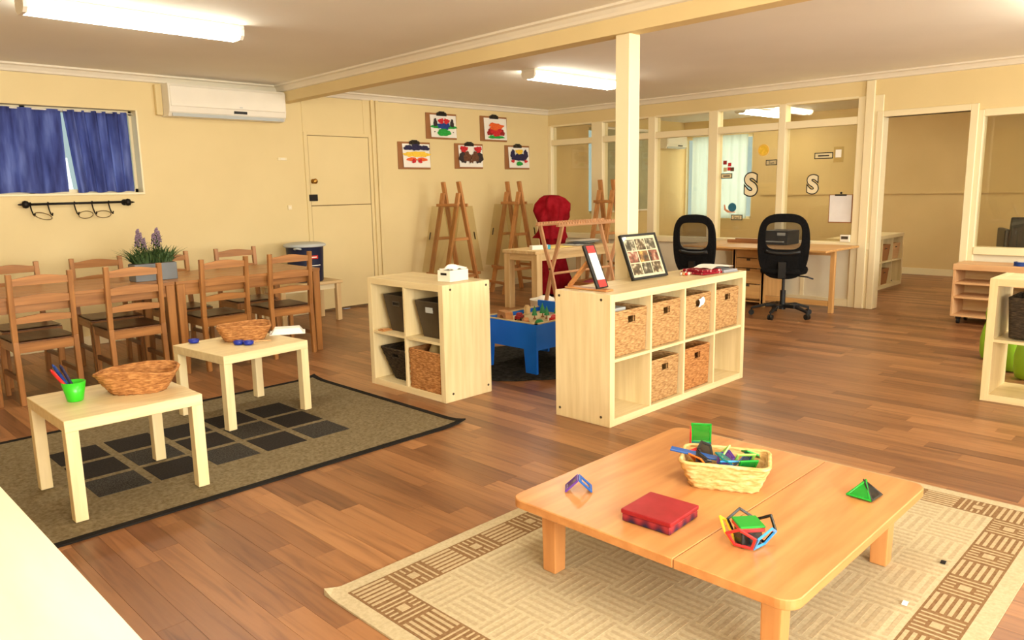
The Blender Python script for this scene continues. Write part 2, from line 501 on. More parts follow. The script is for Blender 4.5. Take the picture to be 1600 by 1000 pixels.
for ya, yb in ((2.84, Y1), (Y0, 1.955)):
    b = B(); b.box(X1 + .02, ya, 0, X1 + .08, yb, .655); obj('spandrel_panel', b, M['spandrel'], wall_right)
# spandrel panel joints
for y in (3.088, 3.6, 4.2, 4.9, 5.6, 6.3):
    b = B(); b.box(X1 + .012, y - .02, .06, X1 + .02, y + .02, .615); obj('batten', b, M['trim'], wall_right)
# doorway architrave
b = B()
b.box(X1 - .025, DY1, 0, X1 + .125, DY1 + .065, DZ + .06); b.box(X1 - .025, DY0 - .065, 0, X1 + .125, DY0, DZ + .06)
b.box(X1 - .025, DY0, DZ, X1 + .125, DY1, DZ + .06)
struct('trim_1', b, M['trim'], bevel=.004)
b = B(); b.box(X1 - .03, 2.925, 0, X1 - .002, 3.01, H - .07)
struct('trim_2', b, M['trim'], bevel=.004)

# next room
b = B()
b.box(XF, Y0, 0, XF + .12, 6.06, H); b.box(XF, 6.06, 0, XF + .12, Y1, .75); b.box(XF, 6.06, 2.12, XF + .12, Y1, H)
struct('wall_far', b, M['farwall'])
b = B(); b.box(XF - .02, Y0, 1.135, XF, 5.9, 1.16); struct('trim_3', b, M['farwall'])
b = B(); b.box(XF - .018, Y0, 0, XF, Y1, .09); struct('baseboard_far', b, M['trim'])
b = B()
for (ya, za, yb, zb) in ((6.06, .75, 7.35, .79), (6.06, 2.08, 7.35, 2.12), (6.06, .75, 6.09, 2.12), (7.32, .75, 7.35, 2.12), (6.68, .75, 6.73, 2.12)):
    b.box(XF + .03, ya, za, XF + .07, yb, zb)
win2 = struct('window_2', b, M['trim'])
for ya, yb in ((6.09, 6.68), (6.73, 7.32)):
    b = B(); b.box(XF + .045, ya, .79, XF + .051, yb, 2.08); obj('pane', b, M['glass'], win2)

# cornices (stepped cove)
def cornice(name, a, c, inward):
    a = Vector((*a, 0)); c = Vector((*c, 0)); n = Vector((*inward, 0))
    prof = [(0, H), (.07, H), (.066, H - .014), (.045, H - .022), (.026, H - .045), (.018, H - .062), (0, H - .068)]
    b = B(); k = len(prof)
    for p in (a, c):
        for d, z in prof: b.v.append(tuple(p + n * d + Vector((0, 0, z))))
    for i in range(k - 1): b.f.append((i, i + 1, k + i + 1, k + i)); b.m.append(0)
    b.f.append(tuple(range(k))); b.f.append(tuple(range(k, 2 * k))[::-1]); b.m += [0, 0]
    return struct(name, b, M['cornice'])
BSL = 0.0340
def beam_x(y): return 4.04 + (y - Y1) * BSL
cornice('trim_4', (X0, Y1), (beam_x(Y1), Y1), (0, -1))
cornice('trim_5', (beam_x(Y1) + .12, Y1), (X1, Y1), (0, -1))
cornice('trim_6', (X1, Y1), (X1, Y0), (-1, 0))
cornice('trim_7', (beam_x(Y1), Y1), (beam_x(Y0), Y0), (-1, BSL))
cornice('trim_14', (X0, Y0), (X0, Y1), (1, 0))
# beam and post
b = B(); BZ = 2.218
b.hexa([(beam_x(Y0), Y0, BZ), (beam_x(Y0) + .12, Y0, BZ), (beam_x(Y1) + .12, Y1, BZ), (beam_x(Y1), Y1, BZ),
        (beam_x(Y0), Y0, H), (beam_x(Y0) + .12, Y0, H), (beam_x(Y1) + .12, Y1, H), (beam_x(Y1), Y1, H)])
struct('trim_8', b, M['wall'])
b = B(); b.box(3.925, 2.855, 0, 4.035, 2.965, BZ + .005)
post = struct('trim_9', b, M['trim'], bevel=.006)
# baseboards
b = B(); b.box(X0, Y1 - .018, 0, 4.30, Y1, .085); b.box(5.20, Y1 - .018, 0, X1, Y1, .085); struct('baseboard_back', b, M['trim'], bevel=.003)
b = B(); b.box(X1 - .008, 3.088, 0, X1 + .02, Y1, .08); b.box(X1 - .008, Y0, 0, X1 + .02, 1.95, .08); struct('baseboard_right', b, M['trim'], bevel=.003)
# door 1 (dutch door) in the back wall with its frame, pilaster and cover strips
b = B()
b.box(4.30, Y1 - .012, 0, 4.345, Y1 + .01, 1.945); b.box(5.125, Y1 - .012, 0, 5.165, Y1 + .01, 1.945); b.box(4.345, Y1 - .012, 1.91, 5.125, Y1 + .01, 1.945)
door = struct('door_1', b, M['wall'], bevel=.002)
b = B(); b.box(4.350, Y1 - .008, 1.168, 5.120, Y1 + .01, 1.905); obj('upper_leaf', b, M['wall'], door, bevel=.003)
b = B(); b.box(4.350, Y1 - .008, .022, 5.120, Y1 + .01, 1.160); obj('lower_leaf', b, M['wall'], door, bevel=.003)
b = B(); b.box(4.345, Y1 - .0035, 0, 5.125, Y1 + .01, 1.911); obj('gap', b, M['gapdark'], door)
b = B(); b.lathe([(.026, 0), (.026, .006), (.012, .01), (.012, .028), (.026, .04), (.028, .052), (.018, .06)], 16)
me = b.mesh('door_knob', M['brass'], smooth=True); o = put('door_knob', me, door, (4.385, Y1 - .008, 1.425)); o.rotation_euler = (PI / 2, 0, 0)
b = B(); b.box(4.325, Y1 - .022, 1.215, 4.425, Y1 - .008, 1.285); obj('latch', b, M['iron'], door, bevel=.003)
b = B(); b.box(5.165, Y1 - .03, 0, 5.205, Y1, H - .06); b.box(5.235, Y1 - .02, 0, 5.28, Y1, H - .06)
struct('trim_10', b, M['wall'], bevel=.003)
b = B(); b.box(4.30, Y1 - .006, 1.95, 4.34, Y1, H - .06); b.box(5.07, Y1 - .006, 1.95, 5.16, Y1, H - .06); struct('trim_11', b, M['wall'])

# ================================================================== LIGHTS ON THE CEILING
def tube_light(name, x0, x1, y0, y1, label, zc=H):
    t = thing(name, label, 'light', ((x0 + x1) / 2, (y0 + y1) / 2, zc))
    L = (x1 - x0) / 2; w = (y1 - y0) / 2
    b = B(); b.box(-L, -w - .006, -.022, L, w + .006, 0); obj('base_tray', b, M['white'], t, bevel=.003)
    b = B()
    pr = [(-w, -.022), (-w + .004, -.062), (-w + .03, -.085), (w - .03, -.085), (w - .004, -.062), (w, -.022)]
    b.prism(pr[::-1], lambda u, v, k: (k, u, v), -L + .02, L - .02)
    obj('diffuser', b, M['lamp'], t)
    for s in (-1, 1):
        b = B(); b.prism([(u * 1.06, v * 1.04 - (.0 if v < -.03 else 0)) for u, v in pr][::-1], lambda u, v, k: (k, u, v), min(s * L, s * (L - .022)), max(s * L, s * (L - .022)))
        obj('end_cap', b, M['white'], t)
    return t
tube_light('ceiling_light', 1.22, 2.47, 4.87, 5.03, 'lit fluorescent batten light nearer the camera, above the dining table')
tube_light('ceiling_light', 5.24, 6.50, 4.87, 5.03, 'lit fluorescent batten light past the beam, above the pale worktable')
tube_light('ceiling_light', 1.22, 2.47, 0.9, 1.06, 'lit fluorescent batten light over the low orange table, out of frame')
tube_light('ceiling_light', 5.24, 6.50, 0.9, 1.06, 'lit fluorescent batten light past the beam over the open floor, out of frame')
tube_light('ceiling_light', 10.05, 11.30, 5.34, 5.50, 'lit fluorescent batten light in the next room, seen through the glazing')
tube_light('ceiling_light', 9.35, 10.60, 1.2, 1.36, 'added fill light in the next room beyond the doorway, out of sight')  # no fixture known here, added to brighten the next room
tube_light('ceiling_light', 8.40, 9.25, 3.62, 3.86, 'added fill light in the next room, hidden behind the glazing header')  # extra lamp added out of view to lift the far wall
t = thing('pull_switch', 'small white ceiling hook below the nearer batten light', 'hook', (1.83, 4.0, H))
b = B(); b.lathe([(.001, -.035), (.006, -.03), (.004, -.012), (.016, -.008), (.018, 0)], 10); obj('hook', b, M['white'], t, smooth=True)
for x_, y_ in ((1.68, 4.97),):
    pass

# ================================================================== AIR CONDITIONER
def aircon(label, x0, x1, z0, z1, y, d, name='air_conditioner'):
    t = thing(name, label, 'air conditioner', ((x0 + x1) / 2, y, z0))
    L = (x1 - x0) / 2; hh = z1 - z0
    pr = [(0, 0), (-d * .75, .0), (-d * .95, hh * .14), (-d, hh * .3), (-d, hh * .9), (-d * .93, hh), (0, hh)]
    b = B(); b.prism(pr, lambda u, v, k: (k, u, v), -L, L); obj('casing', b, M['white'], t, bevel=.008, seg=2)
    b = B(); b.box(-L + .012, -d - .009, hh * .30, L - .012, -d + .004, hh * .93); obj('front_panel', b, M['white'], t, bevel=.006)
    b = B(); b.bar((-L + .03, -d * .90, hh * .055), (L - .03, -d * .90, hh * .055), .012, .03); obj('air_louvre', b, M['grey'], t)
    b = B(); b.box(.03, -d - .004, hh * .17, .16, -d + .02, hh * .255); obj('display', b, M['black'], t)
    b = B(); b.box(.085, -d - .0105, hh * .36, .115, -d - .008, hh * .385); obj('badge', b, M['grey'], t)
    return t
aircon('long white wall air conditioner beside the beam, right of the curtained window', 2.86, 4.02, 2.015, 2.305, Y1, .19)
b = B(); b.box(2.80, Y1 - .05, 2.03, 2.858, Y1, 2.30)
obj('pipe_cover', b, M['wall'], label='cream pipe cover strip at the left end of the air conditioner', cat='pipe cover', bevel=.004)
aircon('small white air conditioner on the next room wall, seen through the glazing', 10.95, 11.55, 1.93, 2.14, Y1, .16)

# ================================================================== CURTAINS
def curtain(label, x0, x1, z0, z1, seed, tie=0.0, col=(86, 97, 166), y=Y1 + .075):
    rr = random.Random(seed); ph = [rr.random() * 6 for _ in range(4)]
    m, nt, bs = _base('blue_curtain', 0.9, 0.1)
    n = _noise(nt, 3, 4, stretch=(5, 1, .7))
    r = _ramp(nt, n.outputs[0], [(0.3, (58, 62, 116)), (0.5, col), (0.72, (124, 138, 206))])
    nt.links.new(r.outputs[0], bs.inputs['Base Color'])
    bs.inputs['Subsurface Weight'].default_value = 0.0
    bs.inputs['Transmission Weight'].default_value = 0.0
    tl = nt.nodes.new('ShaderNodeBsdfTranslucent'); nt.links.new(r.outputs[0], tl.inputs[0])
    mx = nt.nodes.new('ShaderNodeMixShader'); mx.inputs[0].default_value = 0.35
    nt.links.new(bs.outputs[0], mx.inputs[1]); nt.links.new(tl.outputs[0], mx.inputs[2]); nt.links.new(mx.outputs[0], nt.nodes['Material Output'].inputs[0])
    def fn(u, v):
        xa = x0 + tie * (1 - v) * .75
        xx = xa + (x1 - xa) * u
        s = u * 38 + ph[0]
        yy = y + (.019 * math.sin(s) + .008 * math.sin(2 * s + ph[2])) + .012 * math.sin(s * .43 + ph[1] + v * .8) + .005 * math.sin(s * 2.1 + ph[2]) * (1 - v * .4)
        zz = z0 + (z1 - z0) * v + (.006 * math.sin(s * .5 + ph[3]) if v == 0 else 0)
        return (xx, yy, zz)
    t = thing('curtain', label, 'curtain', ((x0 + x1) / 2, y, z0))
    b = B(); c = Vector(t.location)
    b.grid(lambda u, v: Vector(fn(u, v)) - c, 110, 14)
    obj('cloth', b, m, t, smooth=True)
    b = B()
    b.grid(lambda u, v: Vector(fn(u, 1)) - c + Vector((0, -.003, .012 - .03 * v)), 110, 2); obj('heading_tape', b, m, t, smooth=True)
    return t
curtain('blue gathered curtain, the wider left one of the pair', 0.95, 2.045, WZ0 + .01, WZ1 - .03, 1)
curtain('blue gathered curtain hanging askew, right one of the pair', 2.055, 2.575, WZ0 + .01, WZ1 - .03, 2, tie=.075)
b = B(); b.cyl((WX0, Y1 + .075, WZ1 - .025), (WX1, Y1 + .075, WZ1 - .025), .006)
obj('curtain_rod', b, M['white'], label='thin white rod carrying the blue curtains', cat='curtain rod', smooth=True)
# next room sheer curtain
b = B(); b.grid(lambda u, v: (XF - .04 + .012 * math.sin(u * 44), 6.13 + 1.03 * u, .76 + 1.36 * v), 80, 4)
m, nt, bs = _base('sheer_white', 0.9, 0.1)
bs.inputs['Base Color'].default_value = (*srgb((200, 212, 208)), 1)
tl = nt.nodes.new('ShaderNodeBsdfTranslucent'); tl.inputs[0].default_value = (*srgb((200, 216, 214)), 1)
mx = nt.nodes.new('ShaderNodeMixShader'); mx.inputs[0].default_value = 0.45
nt.links.new(bs.outputs[0], mx.inputs[1]); nt.links.new(tl.outputs[0], mx.inputs[2]); nt.links.new(mx.outputs[0], nt.nodes['Material Output'].inputs[0])
M['sheer'] = m
obj('sheer_curtain', b, m, label='pale sheer curtain over the bright window of the next room', cat='curtain', smooth=True)

# rail with hoops under the window
t = thing('wall_rail', 'black iron rail with round finials on the wall under the blue curtains', 'rail', (2.07, Y1, 1.25))
b = B(); b.cyl((-.40, -.05, 0), (.40, -.05, .004), .010, n=10); obj('rod', b, M['iron'], t, smooth=True)
for s in (-1, 1):
    b = B(); b.lathe([(.001, -.032), (.02, -.026), (.030, 0), (.02, .026), (.001, .032)], 12); o = put('finial', b.mesh('finial', M['iron'], smooth=True), t, (s * .40, -.05, 0))
    b = B(); b.cyl((s * .385, 0, 0), (s * .385, -.05, 0), .009); b.cyl((s * .385, 0, 0), (s * .385, -.008, 0), .028); b.cyl((s * .43, -.05, 0), (s * .455, -.05, 0), .01, .004); obj('bracket', b, M['iron'], t)
for x_ in (-.365, -.235, -.035, .105, .24):
    b = B(); b.tube([(x_, -.062, .008), (x_, -.05, .014), (x_, -.036, 0), (x_ + .005, -.045, -.05), (x_ + .012, -.055, -.085), (x_ + .015, -.08, -.095), (x_ + .015, -.095, -.075)], .006, 6)
    obj('hook', b, M['iron'], t, smooth=True)
for k_, (x_, rx) in enumerate(((-.29, .062), (.035, .055), (.175, .06))):
    tilt = (-.18, .2, .12)[k_]
    pts = [(rx * math.cos(q), -.085 + .05 * math.sin(q), rx * tilt * math.cos(q) + .028 * math.sin(q)) for q in [2 * PI * i / 28 for i in range(28)]]
    b = B(); b.tube(pts, .0035, 6, closed=True)
    obj('wire_hoop', b, M['wire'], loc=(2.07 + x_, Y1, 1.152), smooth=True, cat='hoop', group='wire hoops on the rail',
        label=('left wire hoop hanging apart on the black rail', 'middle wire hoop hanging on the black rail', 'right wire hoop at the finial end of the black rail')[k_])
for nm, x_, z_, w_, h_, lab in (('wall_vent', 4.04, 1.655, .10, .03, 'small cream vent plate on the wall left of the door'), ('power_outlet', 4.09, 1.155, .045, .05, 'small white power switch on the wall left of the door')):
    t = thing(nm, lab, 'wall plate', (x_, Y1, z_))
    b = B(); b.box(-w_ / 2, -.014, -h_ / 2, w_ / 2, 0, h_ / 2); obj('plate', b, M['trim'], t, bevel=.003)
    b = B(); b.box(-w_ / 4, -.018, -.006, w_ / 4, -.012, .006); obj('rocker' if nm != 'wall_vent' else 'slot', b, M['white'], t)

# ================================================================== CLIPBOARD PAINTINGS
PC = {k: plain('poster_paint_' + k, c, 0.6, 0.3, 10, 40) for k, c in dict(red=(200, 40, 44), green=(40, 160, 60), navy=(40, 36, 70), blue=(30, 60, 130), yellow=(244, 200, 64), orange=(232, 100, 44), brown=(104, 66, 44), dark=(52, 44, 44), dred=(150, 34, 34)).items()}
PK = list(PC)
def blob(b, cx, cy, rx, ry, seed, col, y, mirror=True):
    rr = random.Random(seed)
    a1, a2, p1, p2 = rr.uniform(.08, .2), rr.uniform(.05, .14), rr.random() * 6, rr.random() * 6
    for s in ((1, -1) if mirror and abs(cx) > .001 else (1,)):
        pts = []
        for i in range(22):
            q = 2 * PI * i / 22
            qq = q if s > 0 else PI - q
            r = 1 + a1 * math.sin(3 * qq + p1) + a2 * math.sin(7 * qq + p2)
            pts.append((s * cx + rx * r * math.cos(q), y, cy + ry * r * math.sin(q)))
        b.cur = PK.index(col); b.ngon(pts)
def clipboard(x0, x1, z0, z1, label, blobs):
    w, h = x1 - x0, z1 - z0
    t = thing('clipboard', label, 'clipboard', ((x0 + x1) / 2, Y1, z0), 0, 'clipboards with paintings on the wall')
    b = B(); b.box(-w / 2, -.010, 0, w / 2, 0, h); obj('board', b, M['board'], t, bevel=.004)
    px0, px1 = -w / 2 + w * .13, w / 2 - w * .03
    b = B(); b.grid(lambda u, v: (px0 + (px1 - px0) * u + .006 * (1 - v), -.012 - .010 * (1 - v) * (1 - u) ** 2 - .004 * (1 - v), h * .07 + h * .86 * v), 8, 8)
    pp = obj('paper', b, M['paper'], t, smooth=True)
    b = B()
    for i, (cx, cy, rx, ry, col) in enumerate(blobs):
        blob(b, cx * w, h * cy, rx * w, ry * h, i * 7 + 3, col, -.026 - .0005 * i)
    me = b.mesh('painted_shape', [PC[k] for k in PK]); o = put('painted_shape', me, pp, (.025, 0, 0))
    b = B(); b.box(-w * .16, -.022, h - .032, w * .16, -.010, h + .004); b.box(-w * .08, -.028, h - .012, w * .08, -.010, h + .022); b.cyl((-w * .13, -.02, h + .006), (w * .13, -.02, h + .006), .006)
    obj('clip', b, M['clipmetal'], t, bevel=.002)
clipboard(5.965, 6.46, 1.925, 2.235, 'clipboard with green, red and blue flower-like blot painting', [(.25, .48, .17, .07, 'green'), (.27, .62, .06, .16, 'dark'), (.0, .5, .20, .14, 'blue'), (.09, .70, .09, .10, 'red'), (.0, .26, .22, .14, 'green'), (.3, .28, .02, .02, 'dark')])
clipboard(6.86, 7.35, 1.925, 2.245, 'clipboard with round orange and red mushroom-like painting', [(0, .18, .30, .07, 'green'), (.2, .36, .13, .13, 'dred'), (0, .42, .22, .2, 'red'), (0, .60, .26, .14, 'orange')])
clipboard(5.53, 6.02, 1.56, 1.88, 'clipboard with purple, yellow and red striped blot painting', [(0, .80, .18, .12, 'navy'), (.24, .78, .16, .09, 'navy'), (0, .56, .3, .10, 'yellow'), (.25, .54, .16, .08, 'yellow'), (.16, .36, .16, .07, 'orange'), (.1, .30, .06, .08, 'red')])
clipboard(6.41, 6.90, 1.57, 1.885, 'clipboard with dark butterfly painting with red wing tips', [(.28, .46, .14, .24, 'dark'), (.14, .48, .13, .2, 'brown'), (.25, .78, .13, .12, 'red'), (.05, .4, .06, .16, 'brown')])
clipboard(7.30, 7.78, 1.568, 1.885, 'clipboard with navy and yellow blot painting with a green base', [(.26, .62, .09, .2, 'navy'), (0, .5, .3, .15, 'navy'), (0, .74, .15, .10, 'yellow'), (.26, .34, .07, .06, 'red'), (0, .24, .13, .09, 'green')])

# ================================================================== CUBE SHELVES
def cube_shelf(name, label, length, height, depth, ncol, nrow, loc, rotz, caps=True, over=False):
    """x = length along the open face, y = depth (0 = open face, towards the viewer of it)"""
    t = thing(name, label, 'shelf', loc, rotz)
    W_ = .042; dv = .016
    b = B(); b.box(0 - .002 * over, 0 - .002 * over, height - W_, length + .002 * over, depth + .002 * over, height + .003 * over); obj('top_panel', b, M['glarebirch'] if over else M['birch']['x'], t, bevel=.0015)
    b = B(); b.box(0, 0, 0, length, depth, W_); obj('bottom_panel', b, M['birch']['x'], t, bevel=.0015)
    for s in (0, 1):
        x_ = s * (length - W_)
        b = B(); b.box(x_ + (.0 if s else -.001), -.001, -.0005 if False else 0, x_ + W_ + (.001 if s else 0), depth + .001, height + .001 - (W_ + .001) * over)
        o = obj('side_panel', b, M['birch']['z'], t, bevel=.0015)
        if caps:
            xs = length + .001 if s else -.001
            d = .0025 if s else -.0025
            for yy in (.06, depth - .03):
                for zz in (.05, height - .03):
                    c = B(); c.cyl((xs, yy, zz), (xs + d, yy, zz), .0075, n=10); obj('screw_cap', c, M['dkbin'], o)
    cw = (length - 2 * W_ - (ncol - 1) * dv) / ncol
    ch = (height - 2 * W_ - (nrow - 1) * dv) / nrow
    for i in range(1, ncol):
        x_ = W_ + i * cw + (i - 1) * dv
        b = B(); b.box(x_, .002, W_, x_ + dv, depth - .002, height - W_); obj('divider', b, M['birch']['z'], t)
    for j in range(1, nrow):
        z_ = W_ + j * ch + (j - 1) * dv
        for i in range(ncol):
            x_ = W_ + i * (cw + dv)
            b = B(); b.box(x_, .003, z_, x_ + cw, depth - .003, z_ + dv); obj('shelf_board', b, M['birch']['x'], t)
    def cell(i, j):
        x_ = W_ + i * (cw + dv); z_ = W_ + j * (ch + dv)
        return x_, z_, cw, ch
    return t, cell
KH = 0.735
k42, c42 = cube_shelf('cube_shelf', 'long birch cube shelf, two rows of four, holding wicker baskets', 1.485, KH, .39, 4, 2, (3.20, 2.442, 0), 0)
k22, c22 = cube_shelf('cube_shelf', 'square birch cube shelf, two by two, with a tissue box on top', .785, KH, .39, 2, 2, (2.92, 4.278, 0), -PI / 2)
kr, ckr = cube_shelf('cube_shelf', 'birch cube shelf at the right edge with a dark basket in it', 1.485, KH, .39, 4, 2, (5.10, 1.115, 0), -PI / 2, caps=False)
kf, ckf = cube_shelf('cube_shelf', 'far cube shelf seen through the doorway against the tan wall', 1.485, .66, .39, 4, 2, (9.02, 3.30, 0), 0, caps=False)
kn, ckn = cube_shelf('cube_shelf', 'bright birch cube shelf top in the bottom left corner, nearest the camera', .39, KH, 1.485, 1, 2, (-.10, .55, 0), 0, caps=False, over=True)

# ------------------------------------------------------------------ woven baskets (relief in the geometry)
def rrect(u, w, d, r):
    """point on a rounded rectangle perimeter, u in 0..1, centred"""
    w2, d2 = w / 2 - r, d / 2 - r
    segs = [2 * w2, PI * r / 2, 2 * d2, PI * r / 2, 2 * w2, PI * r / 2, 2 * d2, PI * r / 2]
    tot = sum(segs); s = (u % 1) * tot
    pos = [(-w2, -d2 - r, 1, 0, 0), (w2, -d2, None, -PI / 2, 0), (w2 + r, -d2, 0, 1, 0), (w2, d2, None, 0, 0), (w2, d2 + r, -1, 0, 0), (-w2, d2, None, PI / 2, 0), (-w2 - r, d2, 0, -1, 0), (-w2, -d2, None, PI, 0)]
    for i, L in enumerate(segs):
        if s <= L or i == 7:
            p = pos[i]
            if p[2] is None:
                q = p[3] + (s / r if r > 0 else 0)
                return p[0] + r * math.cos(q), p[1] + r * math.sin(q)
            return p[0] + p[2] * s, p[1] + p[3] * s
        s -= L
def basket_mesh(w, d, h, mat, flare=1.0, r=.02, nu=72, rows=12, amp=.004, hole=True, wave=0.0, th=.010, rim=True, spread=None):
    """outer wall with over-and-under strands, rim, inner wall and bottom; a handle slot cut in the front (and back)"""
    b = B(); nv = rows * 2
    def at(u, v, inset, bump):
        f = 1 - (1 - flare) * (1 - v)
        ww, dd = w * f - 2 * inset, d * f - 2 * inset
        x_, y_ = rrect(u, ww, dd, max(.004, r - inset * .5))
        k = bump * amp * math.sin(u * nu * PI / 2) * math.cos(v * nv * PI / 2 + .6)
        L = math.hypot(x_, y_) or 1
        zz = h * v * (1 + wave * math.cos(2 * (2 * PI * u) - .6)) if wave else h * v
        return (x_ + x_ / L * k, y_ + y_ / L * k, zz)
    hz0, hz1 = int(nv * .74), int(nv * .90)
    def hu(i):
        m = (i + .5) / nu
        x_, y_ = rrect(m, w, d, r)
        return abs(x_) < w * .12 and abs(y_) > d * .45
    sk = (lambda i, j: hole and hz0 <= j < hz1 and hu(i))
    b.grid(lambda u, v: at(u, v, 0, 1), nu, nv, True, sk)
    k0 = len(b.v)
    b.grid(lambda u, v: at(u, 1 - v * .97, th, .6), nu, nv, True, (lambda i, j: hole and hz0 <= nv - 1 - j < hz1 and hu(i)))
    # rim between outer top row and inner top row
    ot = nv * nu
    for i in range(nu):
        i2 = (i + 1) % nu
        b.f.append((ot + i, ot + i2, k0 + i2, k0 + i)); b.m.append(0)
    it = k0 + nv * nu
    b.f.append(tuple(it + i for i in range(nu))); b.m.append(0)
    b.f.append(tuple(i for i in range(nu))[::-1]); b.m.append(0)
    me = b.mesh('basket_body', mat, smooth=True)
    rm = None
    if rim:
        pts = [at(i / nu, 1, th / 2, 0) for i in range(nu)]
        rb = B(); rb.tube(pts, th * .75, 6, closed=True); rm = rb.mesh('rim', mat, smooth=True)
    hm = None
    if hole:
        hb = B(); z0, z1 = h * hz0 / nv, h * hz1 / nv; hw = w * .125
        f0 = 1 - (1 - flare) * (1 - hz0 / nv)
        yy = -(d * f0) / 2 + th * .2
        hb.tube([(-hw, yy, z0), (hw, yy, z0), (hw, yy, z1), (-hw, yy, z1)], .006, 5, closed=True)
        hm = hb.mesh('handle_rim', mat, smooth=True)
    return me, rm, hm
BK = {}
def basket(key, name, label, loc, rotz, group=None, cat='basket', **kw):
    if key not in BK: BK[key] = basket_mesh(**kw)
    me, rm, hm = BK[key]
    t = thing(name, label, cat, loc, rotz, group)
    put('woven_body', me, t)
    if rm: put('rim', rm, t)
    if hm: put('handle_rim', hm, t)
    return t
cw42 = c42(0, 0)[2]
def in42(i, j, key, mat, h, dx, rot, label, grp='wicker baskets in the long cube shelf'):
    x_, z_, cw, ch = c42(i, j)
    w_ = .305
    return basket(key, 'wicker_basket', label, (3.20 + x_ + cw / 2 + dx, 2.442 + .175, z_ + .006), rot, grp, w=w_, d=.32, h=h, mat=mat, flare=.97, r=.012, nu=128, rows=14, amp=.0035, th=.011)
in42(0, 1, 'bA', M['wicker'], .245, .005, 0, 'wicker basket with a grey box in it, top row left of the long shelf')
in42(1, 1, 'bB', M['wicker'], .252, 0, 0, 'wicker basket in the second top cube from the left of the long shelf')
in42(2, 1, 'bB', M['wicker2'], .252, 0, 0, 'wicker basket with a paper tag in its handle, third top cube of the long shelf')
in42(3, 1, 'bB', M['wicker'], .252, 0, 0, 'wicker basket in the last top cube at the right end of the long shelf')
in42(1, 0, 'bA', M['wicker'], .245, -.008, 0, 'wicker basket with a white bundle in it, bottom row left of the long shelf')
in42(2, 0, 'bC', M['wicker2'], .255, 0, 0, 'browner wicker basket, bottom row right of the long shelf')
# things in those baskets
x_, z_, cw, ch = c42(0, 1)
b = B(); b.box(-.07, -.10, 0, .07, .10, .225); b.box(-.075, -.105, .205, .075, .105, .232)
o = obj('storage_box', b, M['grey'], loc=(3.20 + x_ + .112, 2.442 + .17, z_ + .033), label='grey lidded box standing in the top left wicker basket', cat='box', bevel=.003)
x_, z_, cw, ch = c42(1, 0)
b = B(); b.lathe([(.03, 0), (.05, .05), (.055, .2), (.05, .25), (.02, .262)], 14, rf=lambda q, z: 1 + .08 * math.sin(3 * q))
obj('paper_roll', b, M['paper'], loc=(3.20 + x_ + .10, 2.442 + .16, z_ + .03), label='white paper bundle standing in the bottom left wicker basket', cat='roll', smooth=True)
x_, z_, cw, ch = c42(2, 1)
b = B(); b.grid(lambda u, v: ((u - .5) * .06 + .02 * math.sin(v * 3), -.004 * math.sin(u * 6) - .012, .05 * (v - .5) + .01 * u), 6, 6)
obj('paper_tag', b, M['paper'], loc=(3.20 + x_ + cw / 2, 2.442 + .012, z_ + .21), label='crumpled white tag in the handle of a wicker basket', cat='tag')

# 2x2 shelf baskets; local +y of the shelf = +x world; open face looks to -x
def w22(i, j, depth_in, off=0):
    x_, z_, cw, ch = c22(i, j)
    return (2.92 + depth_in, 4.278 - (x_ + cw / 2) + off, z_)
def tapered_bin(name, label, loc, rotz, w0, w1, d0, d1, h, mat, tag=False, cat='bin'):
    t = thing(name, label, cat, loc, rotz)
    b = B(); th = .006
    def ring(w, d, z): return [(-w / 2, -d / 2, z), (w / 2, -d / 2, z), (w / 2, d / 2, z), (-w / 2, d / 2, z)]
    k = 0
    for r_ in (ring(w0, d0, 0), ring(w1, d1, h), ring(w1 - 2 * th, d1 - 2 * th, h), ring(w0 - 2 * th, d0 - 2 * th, th)): b.v += r_
    for a in (0, 4, 8):
        for i in range(4):
            j = (i + 1) % 4; b.f.append((a + i, a + j, a + 4 + j, a + 4 + i)); b.m.append(0)
    b.f.append((3, 2, 1, 0)); b.f.append((12, 13, 14, 15)); b.m += [0, 0]
    obj('bin_body', b, mat, t, bevel=.003)
    f = .75; y_ = -(d0 + (d1 - d0) * f) / 2
    b = B(); b.tube([(-.035, y_ - .002, h * .72), (.035, y_ - .002, h * .72), (.035, y_ - .004, h * .82), (-.035, y_ - .004, h * .82)], .005, 5, closed=True); b.cur = 1
    b.box(-.034, y_ - .004, h * .725, .034, y_ + .001, h * .815)
    obj('handle_grip', b, [mat, M['black']], t)
    if tag:
        b = B(); b.box(-.035, y_ - .009, h * .70, .035, y_ - .005, h * .84); obj('label_holder', b, M['grey'], t)
    return t
tapered_bin('storage_bin', 'dark tapered bin in the upper left cube of the square shelf', w22(0, 1, .215, -.03), -PI / 2, .21, .27, .26, .34, .25, M['dkbin'])
tapered_bin('storage_bin', 'dark brown tapered bin with a grey label holder, upper right cube of square shelf', w22(1, 1, .215, -.02), -PI / 2, .22, .29, .26, .34, .24, M['dkbin'], tag=True)
p = w22(1, 1, .35)
b = B(); b.box(-.012, -.12, 0, .012, .12, .28)
obj('plastic_folder', b, plain('blue_grey_plastic', (112, 140, 164), .4), loc=(2.92 + .398, p[1] - .03, p[2] + .002), label='blue grey folder upright behind the labelled dark bin', cat='folder', bevel=.004)
basket('bD', 'wicker_basket', 'dark woven flared basket in the lower left cube of the square shelf', w22(0, 0, .20, -.02), -PI / 2, w=.32, d=.36, h=.22, mat=M['dkwicker'], flare=.62, r=.03, nu=112, rows=11, amp=.004, th=.01)
basket('bE', 'wicker_basket', 'brown wicker basket in the lower right cube of the square shelf', w22(1, 0, .185), -PI / 2, w=.32, d=.35, h=.255, mat=M['wicker2'], flare=.98, r=.012, nu=128, rows=14, amp=.0035, hole=False)
p = w22(1, 0, .10)
